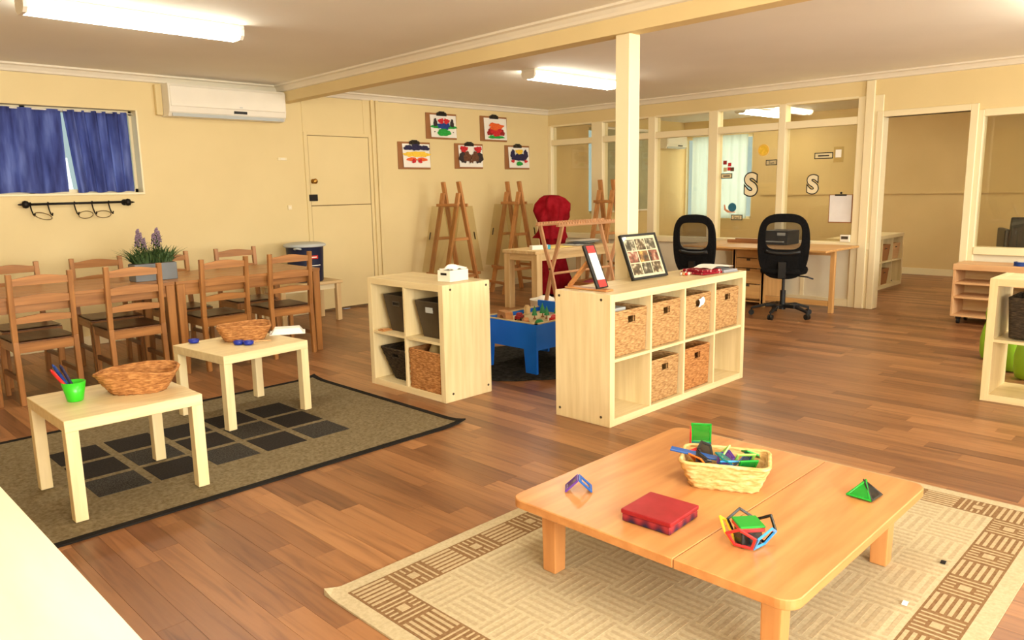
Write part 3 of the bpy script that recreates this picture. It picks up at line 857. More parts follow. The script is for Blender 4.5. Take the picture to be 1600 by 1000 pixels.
b = B(); b.lathe([(.03, 0), (.055, .06), (.05, .23), (.03, .275), (.005, .285)], 12, rf=lambda q, z: 1 + .1 * math.sin(2 * q + 9 * z))
obj('cloth_roll', b, M['sand'], loc=(p[0] + .02, p[1], p[2] + .02), label='grey cloth bundle in the lower right basket of square shelf', cat='cloth', smooth=True)
p = w22(0, 1, .06)
b = B(); b.box(-.04, -.03, 0, .04, .03, .008); b.box(-.03, -.02, .008, .025, .02, .014)
obj('wooden_block', b, M['maple']['x'], loc=(2.92 + .05, p[1] + .10, p[2]), label='thin wooden piece lying in front of the upper left bin', cat='block', bevel=.002)

# tissue box on the square shelf
t = thing('tissue_box', 'white tissue box with a tissue pulled out on the square shelf', 'tissue box', (3.135, 3.64, KH + .001), .10)
b = B(); b.box(-.085, -.055, 0, .085, .055, .072); obj('box_body', b, M['white'], t, bevel=.006, seg=2)
b = B(); b.cur = 0; b.box(-.087, -.025, .042, -.0845, .025, .056); obj('slot', b, M['black'], t)
b = B(); b.grid(lambda u, v: ((u - .5) * .16 + .012 * math.sin(v * 9), (v - .5) * .10 * (1 - .2 * math.sin(u * 3)), .073 + .030 * math.sin(PI * u) * math.sin(PI * min(1, v * 1.1)) + .007 * math.sin(u * 13 + v * 7)), 18, 12)
obj('tissue', b, M['paper'], t, smooth=True)

# ------------------------------------------------------------------ on the long shelf
TZ = KH + .0015
t = thing('card_stand', 'narrow black sign with red ends on a wooden prop stand', 'sign', (3.312, 2.575, TZ), 0)
ang = math.radians(24)
def tl_(u, v, k):                                     # leaning slab frame: u across x, v up the slab, k thickness to the back
    return (u, v * math.sin(ang) + k * math.cos(ang), .006 + v * math.cos(ang) - k * math.sin(ang) + .012)
b = B(); b.prism([(-.048, 0), (.048, 0), (.048, .255), (-.048, .255)], tl_, 0, .016); obj('backing', b, M['black'], t, bevel=.002)
b = B(); b.prism([(-.030, .048), (.036, .048), (.036, .205), (-.030, .205)], tl_, -.0015, .001); obj('white_card', b, M['paper'], t)
for v0, v1 in ((.006, .048), (.205, .248)):
    b = B(); b.prism([(-.030, v0), (.036, v0), (.036, v1), (-.030, v1)], tl_, -.0012, .001); obj('red_end', b, M['redplain'], t)
b = B(); b.bar((0, .245, .012), (0, .09, .175), .035, .016); obj('prop_leg', b, M['easel']['y'], t, bevel=.003)
b = B(); b.box(-.035, -.045, 0, .035, .255, .010); obj('foot_board', b, M['maple']['y'], t, bevel=.003)

t = thing('photo_frame', 'black framed collage of nine small photographs leaning on the post', 'picture frame', (3.940, 2.690, TZ), -.03)
ang2 = math.radians(22)
def tf_(u, v, k):
    return (u, v * math.sin(ang2) + k * math.cos(ang2), v * math.cos(ang2) - k * math.sin(ang2) + .006)
FW, FH = .360, .290
b = B(); b.prism([(-FW / 2 + .012, .012), (FW / 2 - .012, .012), (FW / 2 - .012, FH - .012), (-FW / 2 + .012, FH - .012)], tf_, .004, .014); obj('mount', b, M['paper'], t)
for (u0, v0, u1, v1) in ((-FW / 2, 0, FW / 2, .014), (-FW / 2, FH - .014, FW / 2, FH), (-FW / 2, 0, -FW / 2 + .014, FH), (FW / 2 - .014, 0, FW / 2, FH)):
    b = B(); b.prism([(u0, v0), (u1, v0), (u1, v1), (u0, v1)], tf_, -.004, .016); obj('frame_bar', b, M['black'], t, bevel=.001)
def photo_mat(seed):
    rr = random.Random(seed)
    m, nt, bs = _base('small_photograph', 0.35, 0.4)
    n = _noise(nt, 22, 3); n.inputs['Scale'].default_value = rr.uniform(18, 32)
    pal = [((52, 42, 38), (104, 84, 70), (230, 222, 210)), ((40, 34, 36), (128, 84, 58), (236, 196, 120)), ((46, 44, 44), (110, 104, 98), (236, 232, 228)), ((56, 36, 38), (160, 86, 82), (232, 214, 206))][seed % 4]
    r = _ramp(nt, n.outputs[0], [(0.38, pal[0]), (0.52, pal[1]), (0.66, pal[2])])
    nt.links.new(r.outputs[0], bs.inputs['Base Color'])
    return m
PM = [photo_mat(i) for i in range(4)]
for r_ in range(3):
    for c_ in range(3):
        u0 = -FW / 2 + .030 + c_ * .102; v0 = .030 + r_ * .078
        b = B(); b.prism([(u0, v0), (u0 + .092, v0), (u0 + .092, v0 + .070), (u0, v0 + .072)], tf_, .0025, .0045); obj('photograph', b, PM[(r_ * 3 + c_ * 2) % 4], t)
b = B(); b.prism([(-FW / 2 + .012, .012), (FW / 2 - .012, .012), (FW / 2 - .012, FH - .012), (-FW / 2 + .012, FH - .012)], tf_, -.001, .0005); obj('glass_cover', b, M['glass'], t)

t = thing('fabric_folder', 'red patterned fabric folded on grey papers at the end of the long shelf', 'fabric', (4.44, 2.59, TZ), -.12)
m, nt, bs = _base('red_patterned_cloth', .9, .1)
n = _noise(nt, 45, 2); r = _ramp(nt, n.outputs[0], [(0.40, (120, 22, 34)), (0.58, (150, 34, 44)), (0.66, (226, 200, 190))]); nt.links.new(r.outputs[0], bs.inputs['Base Color'])
b = B(); b.box(-.16, -.09, 0, .04, .09, .016); b.box(-.15, -.085, .016, .035, .085, .03); obj('folded_cloth', b, m, t, bevel=.006, seg=2)
b = B(); b.box(.045, -.10, 0, .20, .10, .006); b.box(.05, -.095, .006, .195, .095, .018); obj('paper_stack', b, plain('grey_card', (150, 152, 158), .6), t, bevel=.002)
b = B(); b.grid(lambda u, v: (-.06 + u * .24, -.08 + v * .16, .0315 + .012 * math.sin(u * PI) + .006 * math.sin(u * 7 + v * 5)), 10, 8); obj('loose_sheet', b, M['paper'], t, smooth=True)
t = thing('beaded_band', 'small orange and white beaded band beside the red fabric', 'band', (4.235, 2.63, TZ))
for i in range(9):
    q = i / 9 * 2 * PI
    b = B(); b.lathe([(.002, 0), (.009, .005), (.010, .010), (.006, .017), (.001, .019)], 8); put('bead', b.mesh('bead', [M['redplain'], M['white'], M['maple']['x']][i % 3], smooth=True), t, (.036 * math.cos(q), .022 * math.sin(q), 0))

# ------------------------------------------------------------------ right-hand shelf contents
x_, z_, cw, ch = ckr(0, 1)
yc = 1.115 - (x_ + cw / 2)
basket('bF', 'wicker_basket', 'dark woven basket in the upper cube of the right edge shelf', (5.29, yc - .02, z_ + .012), -PI / 2, w=.28, d=.33, h=.235, mat=M['dkwicker'], flare=.9, r=.02, nu=72, rows=12, amp=.003, hole=False)
def skittle(loc, label, rot=0):
    b = B(); b.lathe([(.025, 0), (.055, .015), (.068, .06), (.07, .16), (.055, .24), (.04, .29), (.048, .34), (.042, .385), (.012, .405)], 20)
    obj('skittle', b, M['lime'], loc=loc, label=label, cat='skittle', smooth=True, group='lime green skittles behind the right shelf')
skittle((6.33, 1.345, 0), 'lime green skittle standing behind the left post of the right shelf')
skittle((6.02, 1.15, 0), 'lime green skittle, left one seen through the lower right shelf cube')
skittle((5.83, 1.03, 0), 'lime green skittle, right one seen through the lower right shelf cube')
for i_, j_ in ((0, 0),):
    pass
# trolley by the right wall
t = thing('shelf_trolley', 'low tan wooden shelf trolley on castors under the right-hand glazing', 'trolley', (7.77, 2.0, 0))
TH = .555
b = B(); b.box(-.01, -1.3, TH - .055, .36, .005, TH); obj('top_board', b, M['trolley']['y'], t, bevel=.004)
for y_ in (0, -.66, -1.295):
    b = B(); b.box(0, y_ - .02, .07, .35, y_, TH - .055); obj('side_panel', b, M['trolley']['z'], t, bevel=.002)
for z_ in (.07, .24, .37):
    for y0_, y1_ in ((-.64, -.02), (-1.275, -.68)):
        b = B(); b.box(0, y0_, z_, .35, y1_, z_ + .018); obj('shelf_board', b, M['trolley']['y'], t)
b = B(); b.box(.335, -1.295, .088, .348, -.02, TH - .055); obj('back_panel', b, M['raw']['y'], t)
for y_ in (-.06, -1.24):
    for xx in (.05, .30):
        b = B(); b.cyl((xx, y_ - .012, .028), (xx, y_ + .012, .028), .028, n=14); b.box(xx - .014, y_ - .02, .045, xx + .014, y_ + .02, .07); obj('castor', b, M['black'], t)
t = thing('tape_roll', 'blue tape roll on the tan trolley at the right edge', 'tape', (7.86, 1.49, TH + .001))
b = B(); b.lathe([(.035, 0), (.06, 0), (.06, .035), (.035, .035), (.035, 0)], 24, cap=False); obj('tape', b, PC['blue'], t)
b = B(); b.lathe([(.03, -.0), (.035, 0), (.035, .036), (.03, .036), (.03, 0)], 24, cap=False); obj('core', b, M['white'], t)

# far shelf contents
for i_, j_, mt, lab in ((2, 1, M['board'], 'brown basket in an upper cube of the far shelf beyond the doorway'), (3, 1, M['trolley']['x'], 'tan basket in the last upper cube of the far shelf'), (2, 0, M['board'], 'brown basket in a lower cube of the far shelf beyond the doorway')):
    x_, z_, cw, ch = ckf(i_, j_)
    tapered_bin('storage_bin', lab, (9.02 + x_ + cw / 2, 3.30 + .18, z_), 0, cw - .06, cw - .03, .28, .32, .2, mt)
x_, z_, cw, ch = ckf(3, 0)
b = B(); b.grid(lambda u, v: ((u - .5) * .22, (v - .5) * .2, .005 + .07 * math.sin(PI * u) * math.sin(PI * v) + .012 * math.sin(u * 11 + v * 8)), 12, 12)
obj('cloth_heap', b, plain('grey_cloth', (120, 110, 100), .9), loc=(9.02 + x_ + cw / 2, 3.47, z_), label='grey cloth heap in the last lower cube of far shelf', cat='cloth', smooth=True)
b = B(); b.box(-.05, -.08, 0, .05, .08, .16); b.box(-.055, -.085, .16, .055, .085, .175)
obj('wooden_box', b, M['trolley']['z'], loc=(9.62, 3.50, .662), label='tall brown box standing on the far shelf beyond the doorway', cat='box', bevel=.003)

# ================================================================== LOW SQUARE TABLES (left)
def side_table(label, loc, rotz):
    t = thing('side_table', label, 'table', loc, rotz, 'pale square side tables')
    h = .424
    b = B(); b.box(0, 0, h - .048, .55, .55, h); obj('table_top', b, M['birch']['x'], t, bevel=.002)
    for x_ in (0, .5):
        for y_ in (0, .5):
            b = B(); b.box(x_ + .0005, y_ + .0005, 0, x_ + .0495, y_ + .0495, h - .048); obj('leg', b, M['birch']['z'], t, bevel=.002)
    return t
RZ1 = .009
side_table('pale square side table nearest the camera with the green cup on it', (.785, 3.274, RZ1), 0)
side_table('pale square side table farther back with the white tray on it', (1.745, 3.955, RZ1), math.radians(5.8))
LT = .424 + RZ1 + .001
# green cup with pens
t = thing('pen_cup', 'green plastic cup on the nearest side table', 'cup', (.915, 3.585, LT))
b = B(); b.lathe([(.030, 0), (.032, .002), (.048, .085), (.045, .085), (.029, .006), (.001, .006)], 24); obj('cup_body', b, M['cup'], t, smooth=True)
for i, (cn, mt, q) in enumerate((('red', M['redplain'], 2.5), ('dark blue', PC['navy'], 2.0), ('dark blue', PC['blue'], 2.2))):
    b = B(); dx, dy = math.cos(q) * .085, math.sin(q) * .085
    p0 = Vector((.915 - dx * .15 + (-.008, .010, 0)[i], 3.585 - dy * .15 + (-.010, .0, .012)[i], LT + .010)); p1 = p0 + Vector((dx, dy, .125)) * (1.0 + .05 * i)
    b.cyl(p0, p1, .007, .007, 8); b.cyl(p1, p1 + (p1 - p0).normalized() * .012, .006, .002, 8)
    obj('felt_pen', b, mt, label=('red felt pen standing in the green cup', 'dark navy felt pen standing in the green cup', 'blue felt pen in the green cup, between the others')[i], cat='pen', smooth=True)
basket('bG', 'wicker_basket', 'shallow oval wicker basket beside the green cup on near side table', (1.165, 3.545, LT), math.radians(-33), w=.34, d=.22, h=.098, mat=M['wicker2'], flare=.66, r=.07, nu=80, rows=6, amp=.0055, hole=False, wave=.10)
basket('bH', 'wicker_basket', 'shallow wicker basket on the farther side table beside white tray', (2.055, 4.335, LT), math.radians(-25), w=.31, d=.20, h=.088, mat=M['wicker2'], flare=.72, r=.045, nu=80, rows=6, amp=.0055, hole=False, wave=.07)
t = thing('foam_tray', 'white takeaway tray turned over beside the wicker basket', 'tray', (2.335, 4.325, LT), math.radians(-30))
b = B(); b.hexa([(-.10, -.065, 0), (.10, -.065, 0), (.10, .065, 0), (-.10, .065, 0), (-.075, -.045, .036), (.075, -.045, .036), (.075, .045, .036), (-.075, .045, .036)]); obj('tray_body', b, M['paper'], t, bevel=.006, seg=2)
b = B(); b.box(-.108, -.072, .0, .108, .072, .005); obj('tray_rim', b, M['paper'], t, bevel=.002)
for i, (x_, y_, q) in enumerate(((1.955, 4.205, .5), (1.99, 4.155, -.2), (1.80, 4.465, .8))):
    t = thing('measuring_scoop', ('blue scoop in front of the far wicker basket, the left one', 'blue scoop with a tan handle in front of far wicker basket', 'blue scoop behind the far wicker basket at the table edge')[i], 'scoop', (x_, y_, LT), q, 'blue scoops on the farther side table')
    b = B(); b.lathe([(.018, 0), (.028, .004), (.031, .022), (.028, .022), (.016, .006), (.001, .005)], 18); obj('bowl', b, plain('scoop_blue', (30, 48, 150), .4), t, smooth=True)
    if i < 2:
        b = B(); b.bar((.028, 0, .018), (.13 if i else .05, 0, .010), .012, .005); obj('handle', b, M['trolley']['x'] if i else PC['blue'], t, bevel=.002)

# ================================================================== RUGS
# olive rug with charcoal squares
rx0, rx1, ry0, ry1 = .60, 2.735, 3.105, 4.725
t = thing('woven_rug', 'olive flatweave rug with charcoal squares and black binding under side tables', 'rug', (0, 0, 0))
def rz_(x, y, base):                                   # the corners curl up a little
    c = 0
    for cx, cy in ((rx1, ry0), (rx1, ry1)):
        d = math.hypot(x - cx, y - cy); c = max(c, .02 * max(0, 1 - d / .16) ** 2)
    return base + c
b = B(); nx, ny = 48, 36
b.grid(lambda u, v: (rx0 + (rx1 - rx0) * u, ry0 + (ry1 - ry0) * v, rz_(rx0 + (rx1 - rx0) * u, ry0 + (ry1 - ry0) * v, .006)), nx, ny)
obj('field', b, M['rugf'], t)
def strip(x0, y0, x1, y1, z0, n=40):
    s = B()
    s.grid(lambda u, v: (x0 + (x1 - x0) * u, y0 + (y1 - y0) * v, rz_(x0 + (x1 - x0) * u, y0 + (y1 - y0) * v, z0)), n if x1 - x0 > y1 - y0 else 1, 1 if x1 - x0 > y1 - y0 else n)
    s.grid(lambda u, v: (x0 + (x1 - x0) * u, y0 if v < .5 else y1, (rz_(x0 + (x1 - x0) * u, y0 if v < .5 else y1, z0) if False else 0.0005 + (z0 - .0005) * 0)), 1, 1)
    return s
bw = .036
for a in ((rx0, ry0, rx1, ry0 + bw), (rx0, ry1 - bw, rx1, ry1), (rx0, ry0, rx0 + bw, ry1), (rx1 - bw, ry0, rx1, ry1)):
    x0, y0, x1, y1 = a
    b = B(); horiz = (x1 - x0) > (y1 - y0); n = 40
    fz = lambda x, y, z: (x, y, rz_(x, y, z))
    if horiz:
        ring = lambda u, v: fz(x0 + (x1 - x0) * u, (y0, y0, y1, y1)[int(round(v * 3))], (0.0005, .0085, .0085, .0005)[int(round(v * 3))])
    else:
        ring = lambda u, v: fz((x1, x1, x0, x0)[int(round(v * 3))], y0 + (y1 - y0) * u, (0.0005, .0085, .0085, .0005)[int(round(v * 3))])
    b.grid(ring, n, 3); obj('binding', b, M['rugk'], t)
for i in range(5):
    for j in range(3):
        x_ = .94 + .265 * i; y_ = 3.50 + .278 * j
        b = B(); b.box(x_, y_, .0045, x_ + .225, y_ + .238, .0078); obj('square_motif', b, M['rugs2'] if (i + j) % 2 == 0 and j < 2 else M['rugs'], t, bevel=.001)

# cream sisal rug
sx0, sx1, sy0, sy1 = 1.18, 3.46, .44, 2.065
t = thing('sisal_rug', 'cream sisal rug with a brown patterned border under the low table', 'rug', (0, 0, 0))
b = B()
def sz_(x, y):
    d = math.hypot(x - sx0, y - sy1); return .007 + .018 * max(0, 1 - d / .075) ** 2
b.grid(lambda u, v: (sx0 + (sx1 - sx0) * u, sy0 + (sy1 - sy0) * v, sz_(sx0 + (sx1 - sx0) * u, sy0 + (sy1 - sy0) * v)), 60, 44)
obj('margin', b, M['sisal'], t)
b = B(); b.box(sx0 + .12, sy0 + .12, .0008, sx1 - .12, sy1 - .12, .0072)
b.grid(lambda u, v: (sx0 if v < .5 else sx0, sy0 + (sy1 - sy0) * u, .0005 if v < .5 else sz_(sx0, sy0 + (sy1 - sy0) * u)), 40, 1)
b.grid(lambda u, v: (sx0 + (sx1 - sx0) * u, sy1, .0005 if v > .5 else sz_(sx0 + (sx1 - sx0) * u, sy1)), 40, 1)
b.grid(lambda u, v: (sx1, sy0 + (sy1 - sy0) * u, .0005 if v > .5 else .007), 1, 1)
b.grid(lambda u, v: (sx0 + (sx1 - sx0) * u, sy0, .0005 if v < .5 else .007), 1, 1)
obj('edge_binding', b, M['sisal'], t)
mg, bd = .055, .138
bx0, bx1, by0, by1 = sx0 + mg, sx1 - mg, sy0 + mg, sy1 - mg
z1_, z2_ = .0085, .0095
for a in ((bx0, by0, bx1, by0 + bd), (bx0, by1 - bd, bx1, by1), (bx0, by0 + bd, bx0 + bd, by1 - bd), (bx1 - bd, by0 + bd, bx1, by1 - bd)):
    b = B(); b.box(a[0], a[1], .006, a[2], a[3], z1_); obj('border_band', b, M['sisalb'], t)
def block(bb, x0, y0, x1, y1, kind, along):
    """along = direction of the band: 'x' or 'y'"""
    g = .008
    x0 += g; y0 += g; x1 -= g; y1 -= g
    if kind == 0:                                     # five beige stripes across the band direction
        n = 6
        for i in range(n):
            if along == 'x':                          # long stripes lengthwise of the band
                w = (y1 - y0) / (2 * n - 1); q = y0 + 2 * i * w
                bb.box(x0, q, .008, x1, q + w, z2_)
            else:
                w = (x1 - x0) / (2 * n - 1); q = x0 + 2 * i * w
                bb.box(q, y0, .008, q + w, y1, z2_)
    else:                                             # fine lines round a small cream rectangle
        n = 6
        for i in range(n):
            if along == 'x':
                w = (x1 - x0) / (2 * n - 1); q = x0 + 2 * i * w
                segs = [(y0, y1)] if i not in (2, 3) else [(y0, y0 + (y1 - y0) * .26), (y0 + (y1 - y0) * .74, y1)]
                for s0, s1 in segs: bb.box(q + w * .2, s0, .008, q + w * .8, s1, z2_)
            else:
                w = (y1 - y0) / (2 * n - 1); q = y0 + 2 * i * w
                segs = [(x0, x1)] if i not in (2, 3) else [(x0, x0 + (x1 - x0) * .26), (x0 + (x1 - x0) * .74, x1)]
                for s0, s1 in segs: bb.box(s0, q + w * .2, .008, s1, q + w * .8, z2_)
        cx, cy = (x0 + x1) / 2, (y0 + y1) / 2
        bb.box(cx - .017, cy - .017, .008, cx + .017, cy + .017, z2_ + .0002)
bb = B()
nxb = 15; lx = (bx1 - bx0) / nxb
for yy in (by0, by1 - bd):
    for i in range(nxb): block(bb, bx0 + i * lx, yy, bx0 + (i + 1) * lx, yy + bd, i % 2, 'x')
nyb = 9; ly = (by1 - by0 - 2 * bd) / nyb
for xx in (bx0, bx1 - bd):
    for i in range(nyb): block(bb, xx, by0 + bd + i * ly, xx + bd, by0 + bd + (i + 1) * ly, (i + 1) % 2, 'y')
obj('border_motif', bb, M['sisalm'], t, kind='stuff')
b = B(); b.box(bx0 + bd, by0 + bd, .006, bx1 - bd, by1 - bd, .0082); obj('field', b, M['sisal'], t)
bb = B()
fx0, fx1, fy0, fy1 = bx0 + bd + .01, bx1 - bd - .01, by0 + bd + .01, by1 - bd - .01
nfx, nfy = 12, 8; wx, wy = (fx1 - fx0) / nfx, (fy1 - fy0) / nfy
for i in range(nfx):
    for j in range(nfy):
        X, Y = fx0 + i * wx, fy0 + j * wy
        for k in range(5):
            if (i + j) % 2: bb.box(X + .004, Y + wy * (k + .25) / 5, .0078, X + wx - .004, Y + wy * (k + .7) / 5, .0088)
            else: bb.box(X + wx * (k + .25) / 5, Y + .004, .0078, X + wx * (k + .7) / 5, Y + wy - .004, .0088)
obj('basketweave_lines', bb, M['sisal2'], t, kind='stuff')
for px, py, mt, lab in ((2.748, .664, M['iron'], 'tiny black scrap lying on the cream rug'), (2.385, .671, M['paper'], 'tiny white scrap lying on the cream rug')):
    b = B(); b.grid(lambda u, v: ((u - .5) * .03, (v - .5) * .016, .002 + .006 * math.sin(PI * u)), 4, 2); obj('paper_scrap', b, mt, loc=(px, py, .009), label=lab, cat='scrap')
# dark fluffy mat under the blue play table
b = B(); rr = random.Random(5)
b.lathe([(.02, .012), (.30, .0125), (.54, .0125), (.585, .010), (.60, .005), (.595, 0)], 64, rf=lambda q, z: 1 + .02 * math.sin(9 * q) + .012 * math.sin(23 * q), cap=True)
obj('round_mat', b, M['fluff'], loc=(4.06, 3.93, .001), label='dark charcoal fluffy round mat under the blue play table', cat='rug', smooth=True)

# ================================================================== LOW ORANGE TABLE
t = thing('low_table', 'low square orange maple table with rounded corners on the cream rug', 'table', (2.2085, 1.22, .0095))
lw, ld, lh = 1.030, .988, .272
def rounded(w, d, r, n=6):
    out = []
    for cx, cy, a0 in ((w / 2 - r, d / 2 - r, 0), (-w / 2 + r, d / 2 - r, PI / 2), (-w / 2 + r, -d / 2 + r, PI), (w / 2 - r, -d / 2 + r, 1.5 * PI)):
        for i in range(n + 1):
            q = a0 + PI / 2 * i / n; out.append((cx + r * math.cos(q), cy + r * math.sin(q)))
    return out
full = rounded(lw, ld, .05)
SEAM = -.147
def clip(poly, keep_low):
    out = []
    for i, p in enumerate(poly):
        q = poly[(i + 1) % len(poly)]
        inp = (p[1] <= SEAM) == keep_low; inq = (q[1] <= SEAM) == keep_low
        if inp: out.append(p)
        if inp != inq:
            k = (SEAM - p[1]) / (q[1] - p[1]); out.append((p[0] + k * (q[0] - p[0]), SEAM))
    return out
g_ = .0008
for low in (True, False):
    poly = [(u, v + (-g_ if low else g_)) for u, v in clip(full, low)]
    b = B(); b.prism(poly, lambda u, v, k: (u, v, k), lh - .030, lh); obj('top_half', b, M['maple']['x'], t, bevel=.006, seg=3)
b = B()
for (x0, y0, x1, y1) in ((-.40, -.40, .40, -.38), (-.40, .38, .40, .40), (-.40, -.38, -.38, .38), (.38, -.38, .40, .38)): b.box(x0, y0, lh - .055, x1, y1, lh - .030)
obj('apron', b, M['maple']['x'], t)
for sx in (-1, 1):
    for sy in (-1, 1):
        b = B(); cx, cy = sx * (lw / 2 - .115), sy * (ld / 2 - .098)
        b.hexa([(cx - .027, cy - .027, 0), (cx + .027, cy - .027, 0), (cx + .027, cy + .027, 0), (cx - .027, cy + .027, 0), (cx - .03, cy - .03, lh - .030), (cx + .03, cy - .03, lh - .030), (cx + .03, cy + .03, lh - .030), (cx - .03, cy + .03, lh - .030)])
        obj('leg', b, M['maple']['z'], t, bevel=.005, seg=2)
LZ = .0095 + lh + .0008
# magnetic tiles
TC = dict(blue=(26, 84, 160), purple=(92, 50, 140), green=(28, 150, 44), red=(214, 50, 50), orange=(240, 120, 40), yellow=(236, 196, 50), black=(26, 26, 24), teal=(20, 110, 110), lgreen=(150, 205, 90), sky=(60, 150, 220))
TM = {k: plain('tile_frame_' + k, c, .25, .5, 3) for k, c in TC.items()}
TP = {k: translucent('tile_pane_' + k, c, .1, .72) for k, c in TC.items()}
def ring_bar(b, pts, w, th):
    """flat polygon frame in local xy, thickness along z"""
    n = len(pts); cx = sum(p[0] for p in pts) / n; cy = sum(p[1] for p in pts) / n
    r0 = min(math.hypot((pts[i][0] + pts[(i + 1) % n][0]) / 2 - cx, (pts[i][1] + pts[(i + 1) % n][1]) / 2 - cy) for i in range(n))
    f = 1 - w / r0
    inn = [(cx + (p[0] - cx) * f, cy + (p[1] - cy) * f) for p in pts]
    for i in range(n):
        j = (i + 1) % n
        q = [pts[i], pts[j], inn[j], inn[i]]
        b.hexa([(x, y, -th / 2) for x, y in q] + [(x, y, th / 2) for x, y in q])
    return inn
def tile_meshes(pts, col, pane=True, w=.008, th=.006, key=''):
    b = B(); inn = ring_bar(b, pts, w, th); fm = b.mesh('tile_frame', TM[col], bevel=.001)
    pm = None
    if pane:
        b = B(); b.prism(inn, lambda u, v, k: (u, v, k), -th * .3, th * .3); pm = b.mesh('tile_pane', TP[col])
    return fm, pm
SQ = lambda s: [(-s / 2, 0), (s / 2, 0), (s / 2, s), (-s / 2, s)]
TR = lambda s: [(-s / 2, 0), (s / 2, 0), (0, s * .866)]
def place_tile(parent, fm, pm, mat, name='tile'):
    o = put(name, fm, parent); o.matrix_local = mat
    if pm: put('pane', pm, o)
    return o
def frame_from(o, xdir, ydir):
    x = Vector(xdir).normalized(); y = Vector(ydir); y = (y - x * y.dot(x)).normalized(); z = x.cross(y)
    return Matrix(((x.x, y.x, z.x, o[0]), (x.y, y.y, z.y, o[1]), (x.z, y.z, z.z, o[2]), (0, 0, 0, 1)))
# open cube at the far corner
t = thing('magnet_tile_cube', 'half cube of magnetic tiles, upright green with red side and teal base', 'toy', (2.558, 1.500, LZ), math.radians(-58))
s = .080
for col, o_, xd, yd in (('green', (0, .040, .003), (1, 0, 0), (0, 0, 1)), ('red', (-.042, -.04, .003), (0, 1, 0), (0, 0, 1)), ('teal', (0, -.04, .0035), (1, 0, 0), (0, 1, 0))):
    fm, pm = tile_meshes(SQ(s), col); place_tile(t, fm, pm, frame_from(o_, xd, yd))
# tent of two tiles
t = thing('magnet_tile_tent', 'tent of a purple and a blue magnetic tile standing alone on table', 'toy', (1.893, 1.577, LZ), math.radians(-50))
for col, sgn in (('purple', -1), ('blue', 1)):
    fm, pm = tile_meshes(SQ(.06), col, True, .012); place_tile(t, fm, None if col == 'blue' else pm, frame_from((sgn * .045, 0, .004), (0, sgn, 0), (-sgn * .045, 0, .042)))
# pyramid
t = thing('magnet_tile_pyramid', 'green and black magnetic tile pyramid near the far right table corner', 'toy', (2.485, .848, LZ), math.radians(-4))
for col, q in (('black', 0), ('green', PI / 2), ('green', PI), ('black', 1.5 * PI)):
    fm, pm = tile_meshes(TR(.084), col, True, .006)
    c_, s_ = math.cos(q), math.sin(q)
    place_tile(t, fm, pm, frame_from((.042 * c_, .042 * s_, .004), (-s_, c_, 0), (-c_ * .042, -s_ * .042, .046)))
# red tartan box
m, nt, bs = _base('tartan', .5, .3)
tc = nt.nodes.new('ShaderNodeTexCoord')
ws = []
for st in ((13, 0, 0), (0, 13, 0), (0, 0, 13)):
    mp = nt.nodes.new('ShaderNodeMapping'); mp.inputs['Scale'].default_value = st; nt.links.new(tc.outputs['Object'], mp.inputs[0])
    w_ = nt.nodes.new('ShaderNodeTexWave'); w_.inputs['Scale'].default_value = 1.0; nt.links.new(mp.outputs[0], w_.inputs[0]); w_.bands_direction = 'DIAGONAL'; ws.append(w_)
ad = nt.nodes.new('ShaderNodeMath'); ad.operation = 'ADD'; nt.links.new(ws[0].outputs['Fac'], ad.inputs[0]); nt.links.new(ws[1].outputs['Fac'], ad.inputs[1])
ad2 = nt.nodes.new('ShaderNodeMath'); ad2.operation = 'ADD'; nt.links.new(ad.outputs[0], ad2.inputs[0]); nt.links.new(ws[2].outputs['Fac'], ad2.inputs[1])
dv = nt.nodes.new('ShaderNodeMath'); dv.operation = 'MULTIPLY'; dv.inputs[1].default_value = 1 / 3; nt.links.new(ad2.outputs[0], dv.inputs[0])
r = _ramp(nt, dv.outputs[0], [(0.25, (34, 26, 54)), (0.5, (104, 30, 46)), (0.75, (150, 44, 50))]); nt.links.new(r.outputs[0], bs.inputs['Base Color'])
t = thing('tartan_box', 'dark red square tin with tartan sides on the low table', 'box', (1.885, 1.243, LZ), math.radians(3))
b = B(); b.box(-.085, -.085, 0, .085, .085, .026); obj('box_base', b, m, t, bevel=.004)
b = B(); b.box(-.087, -.087, .026, .087, .087, .040); obj('lid', b, plain('deep_red_lid', (146, 26, 34), .45, .4, 8, 14), t, bevel=.004, seg=2)
# bowl of pentagons with a small cube inside
t = thing('magnet_tile_bowl', 'open bowl of five pentagon magnetic frames around a green topped cube', 'toy', (1.915, .965, LZ), math.radians(20))
PENT = lambda s: [(s * .8507 * math.cos(-PI / 2 - PI / 5 + 2 * PI * i / 5), s * .6882 + s * .8507 * math.sin(-PI / 2 - PI / 5 + 2 * PI * i / 5)) for i in range(5)]
ps = .055; apo = ps * .6882
for i, col in enumerate(('sky', 'black', 'black', 'yellow', 'red')):
    q = math.radians(-118) + 2 * PI * i / 5
    c_, s_ = math.cos(q), math.sin(q); tl2 = math.radians(60)
    fm, pm = tile_meshes(PENT(ps), col, False, .008)
    place_tile(t, fm, None, frame_from((apo * c_, apo * s_, .004), (-s_, c_, 0), (c_ * math.cos(tl2), s_ * math.cos(tl2), math.sin(tl2))))
b = B(); b.box(-.030, -.030, .0, .030, .030, .05); o = obj('cube_body', b, TP['black'], t, bevel=.002); o.rotation_euler = (0, 0, .5)
b = B(); b.box(-.036, -.036, .05, .036, .036, .062); o = obj('red_layer', b, TM['red'], t, bevel=.002); o.rotation_euler = (0, 0, .5)
b = B(); b.box(-.037, -.037, .062, .037, .037, .069); o = obj('green_top', b, TM['green'], t, bevel=.002); o.rotation_euler = (0, 0, .5)
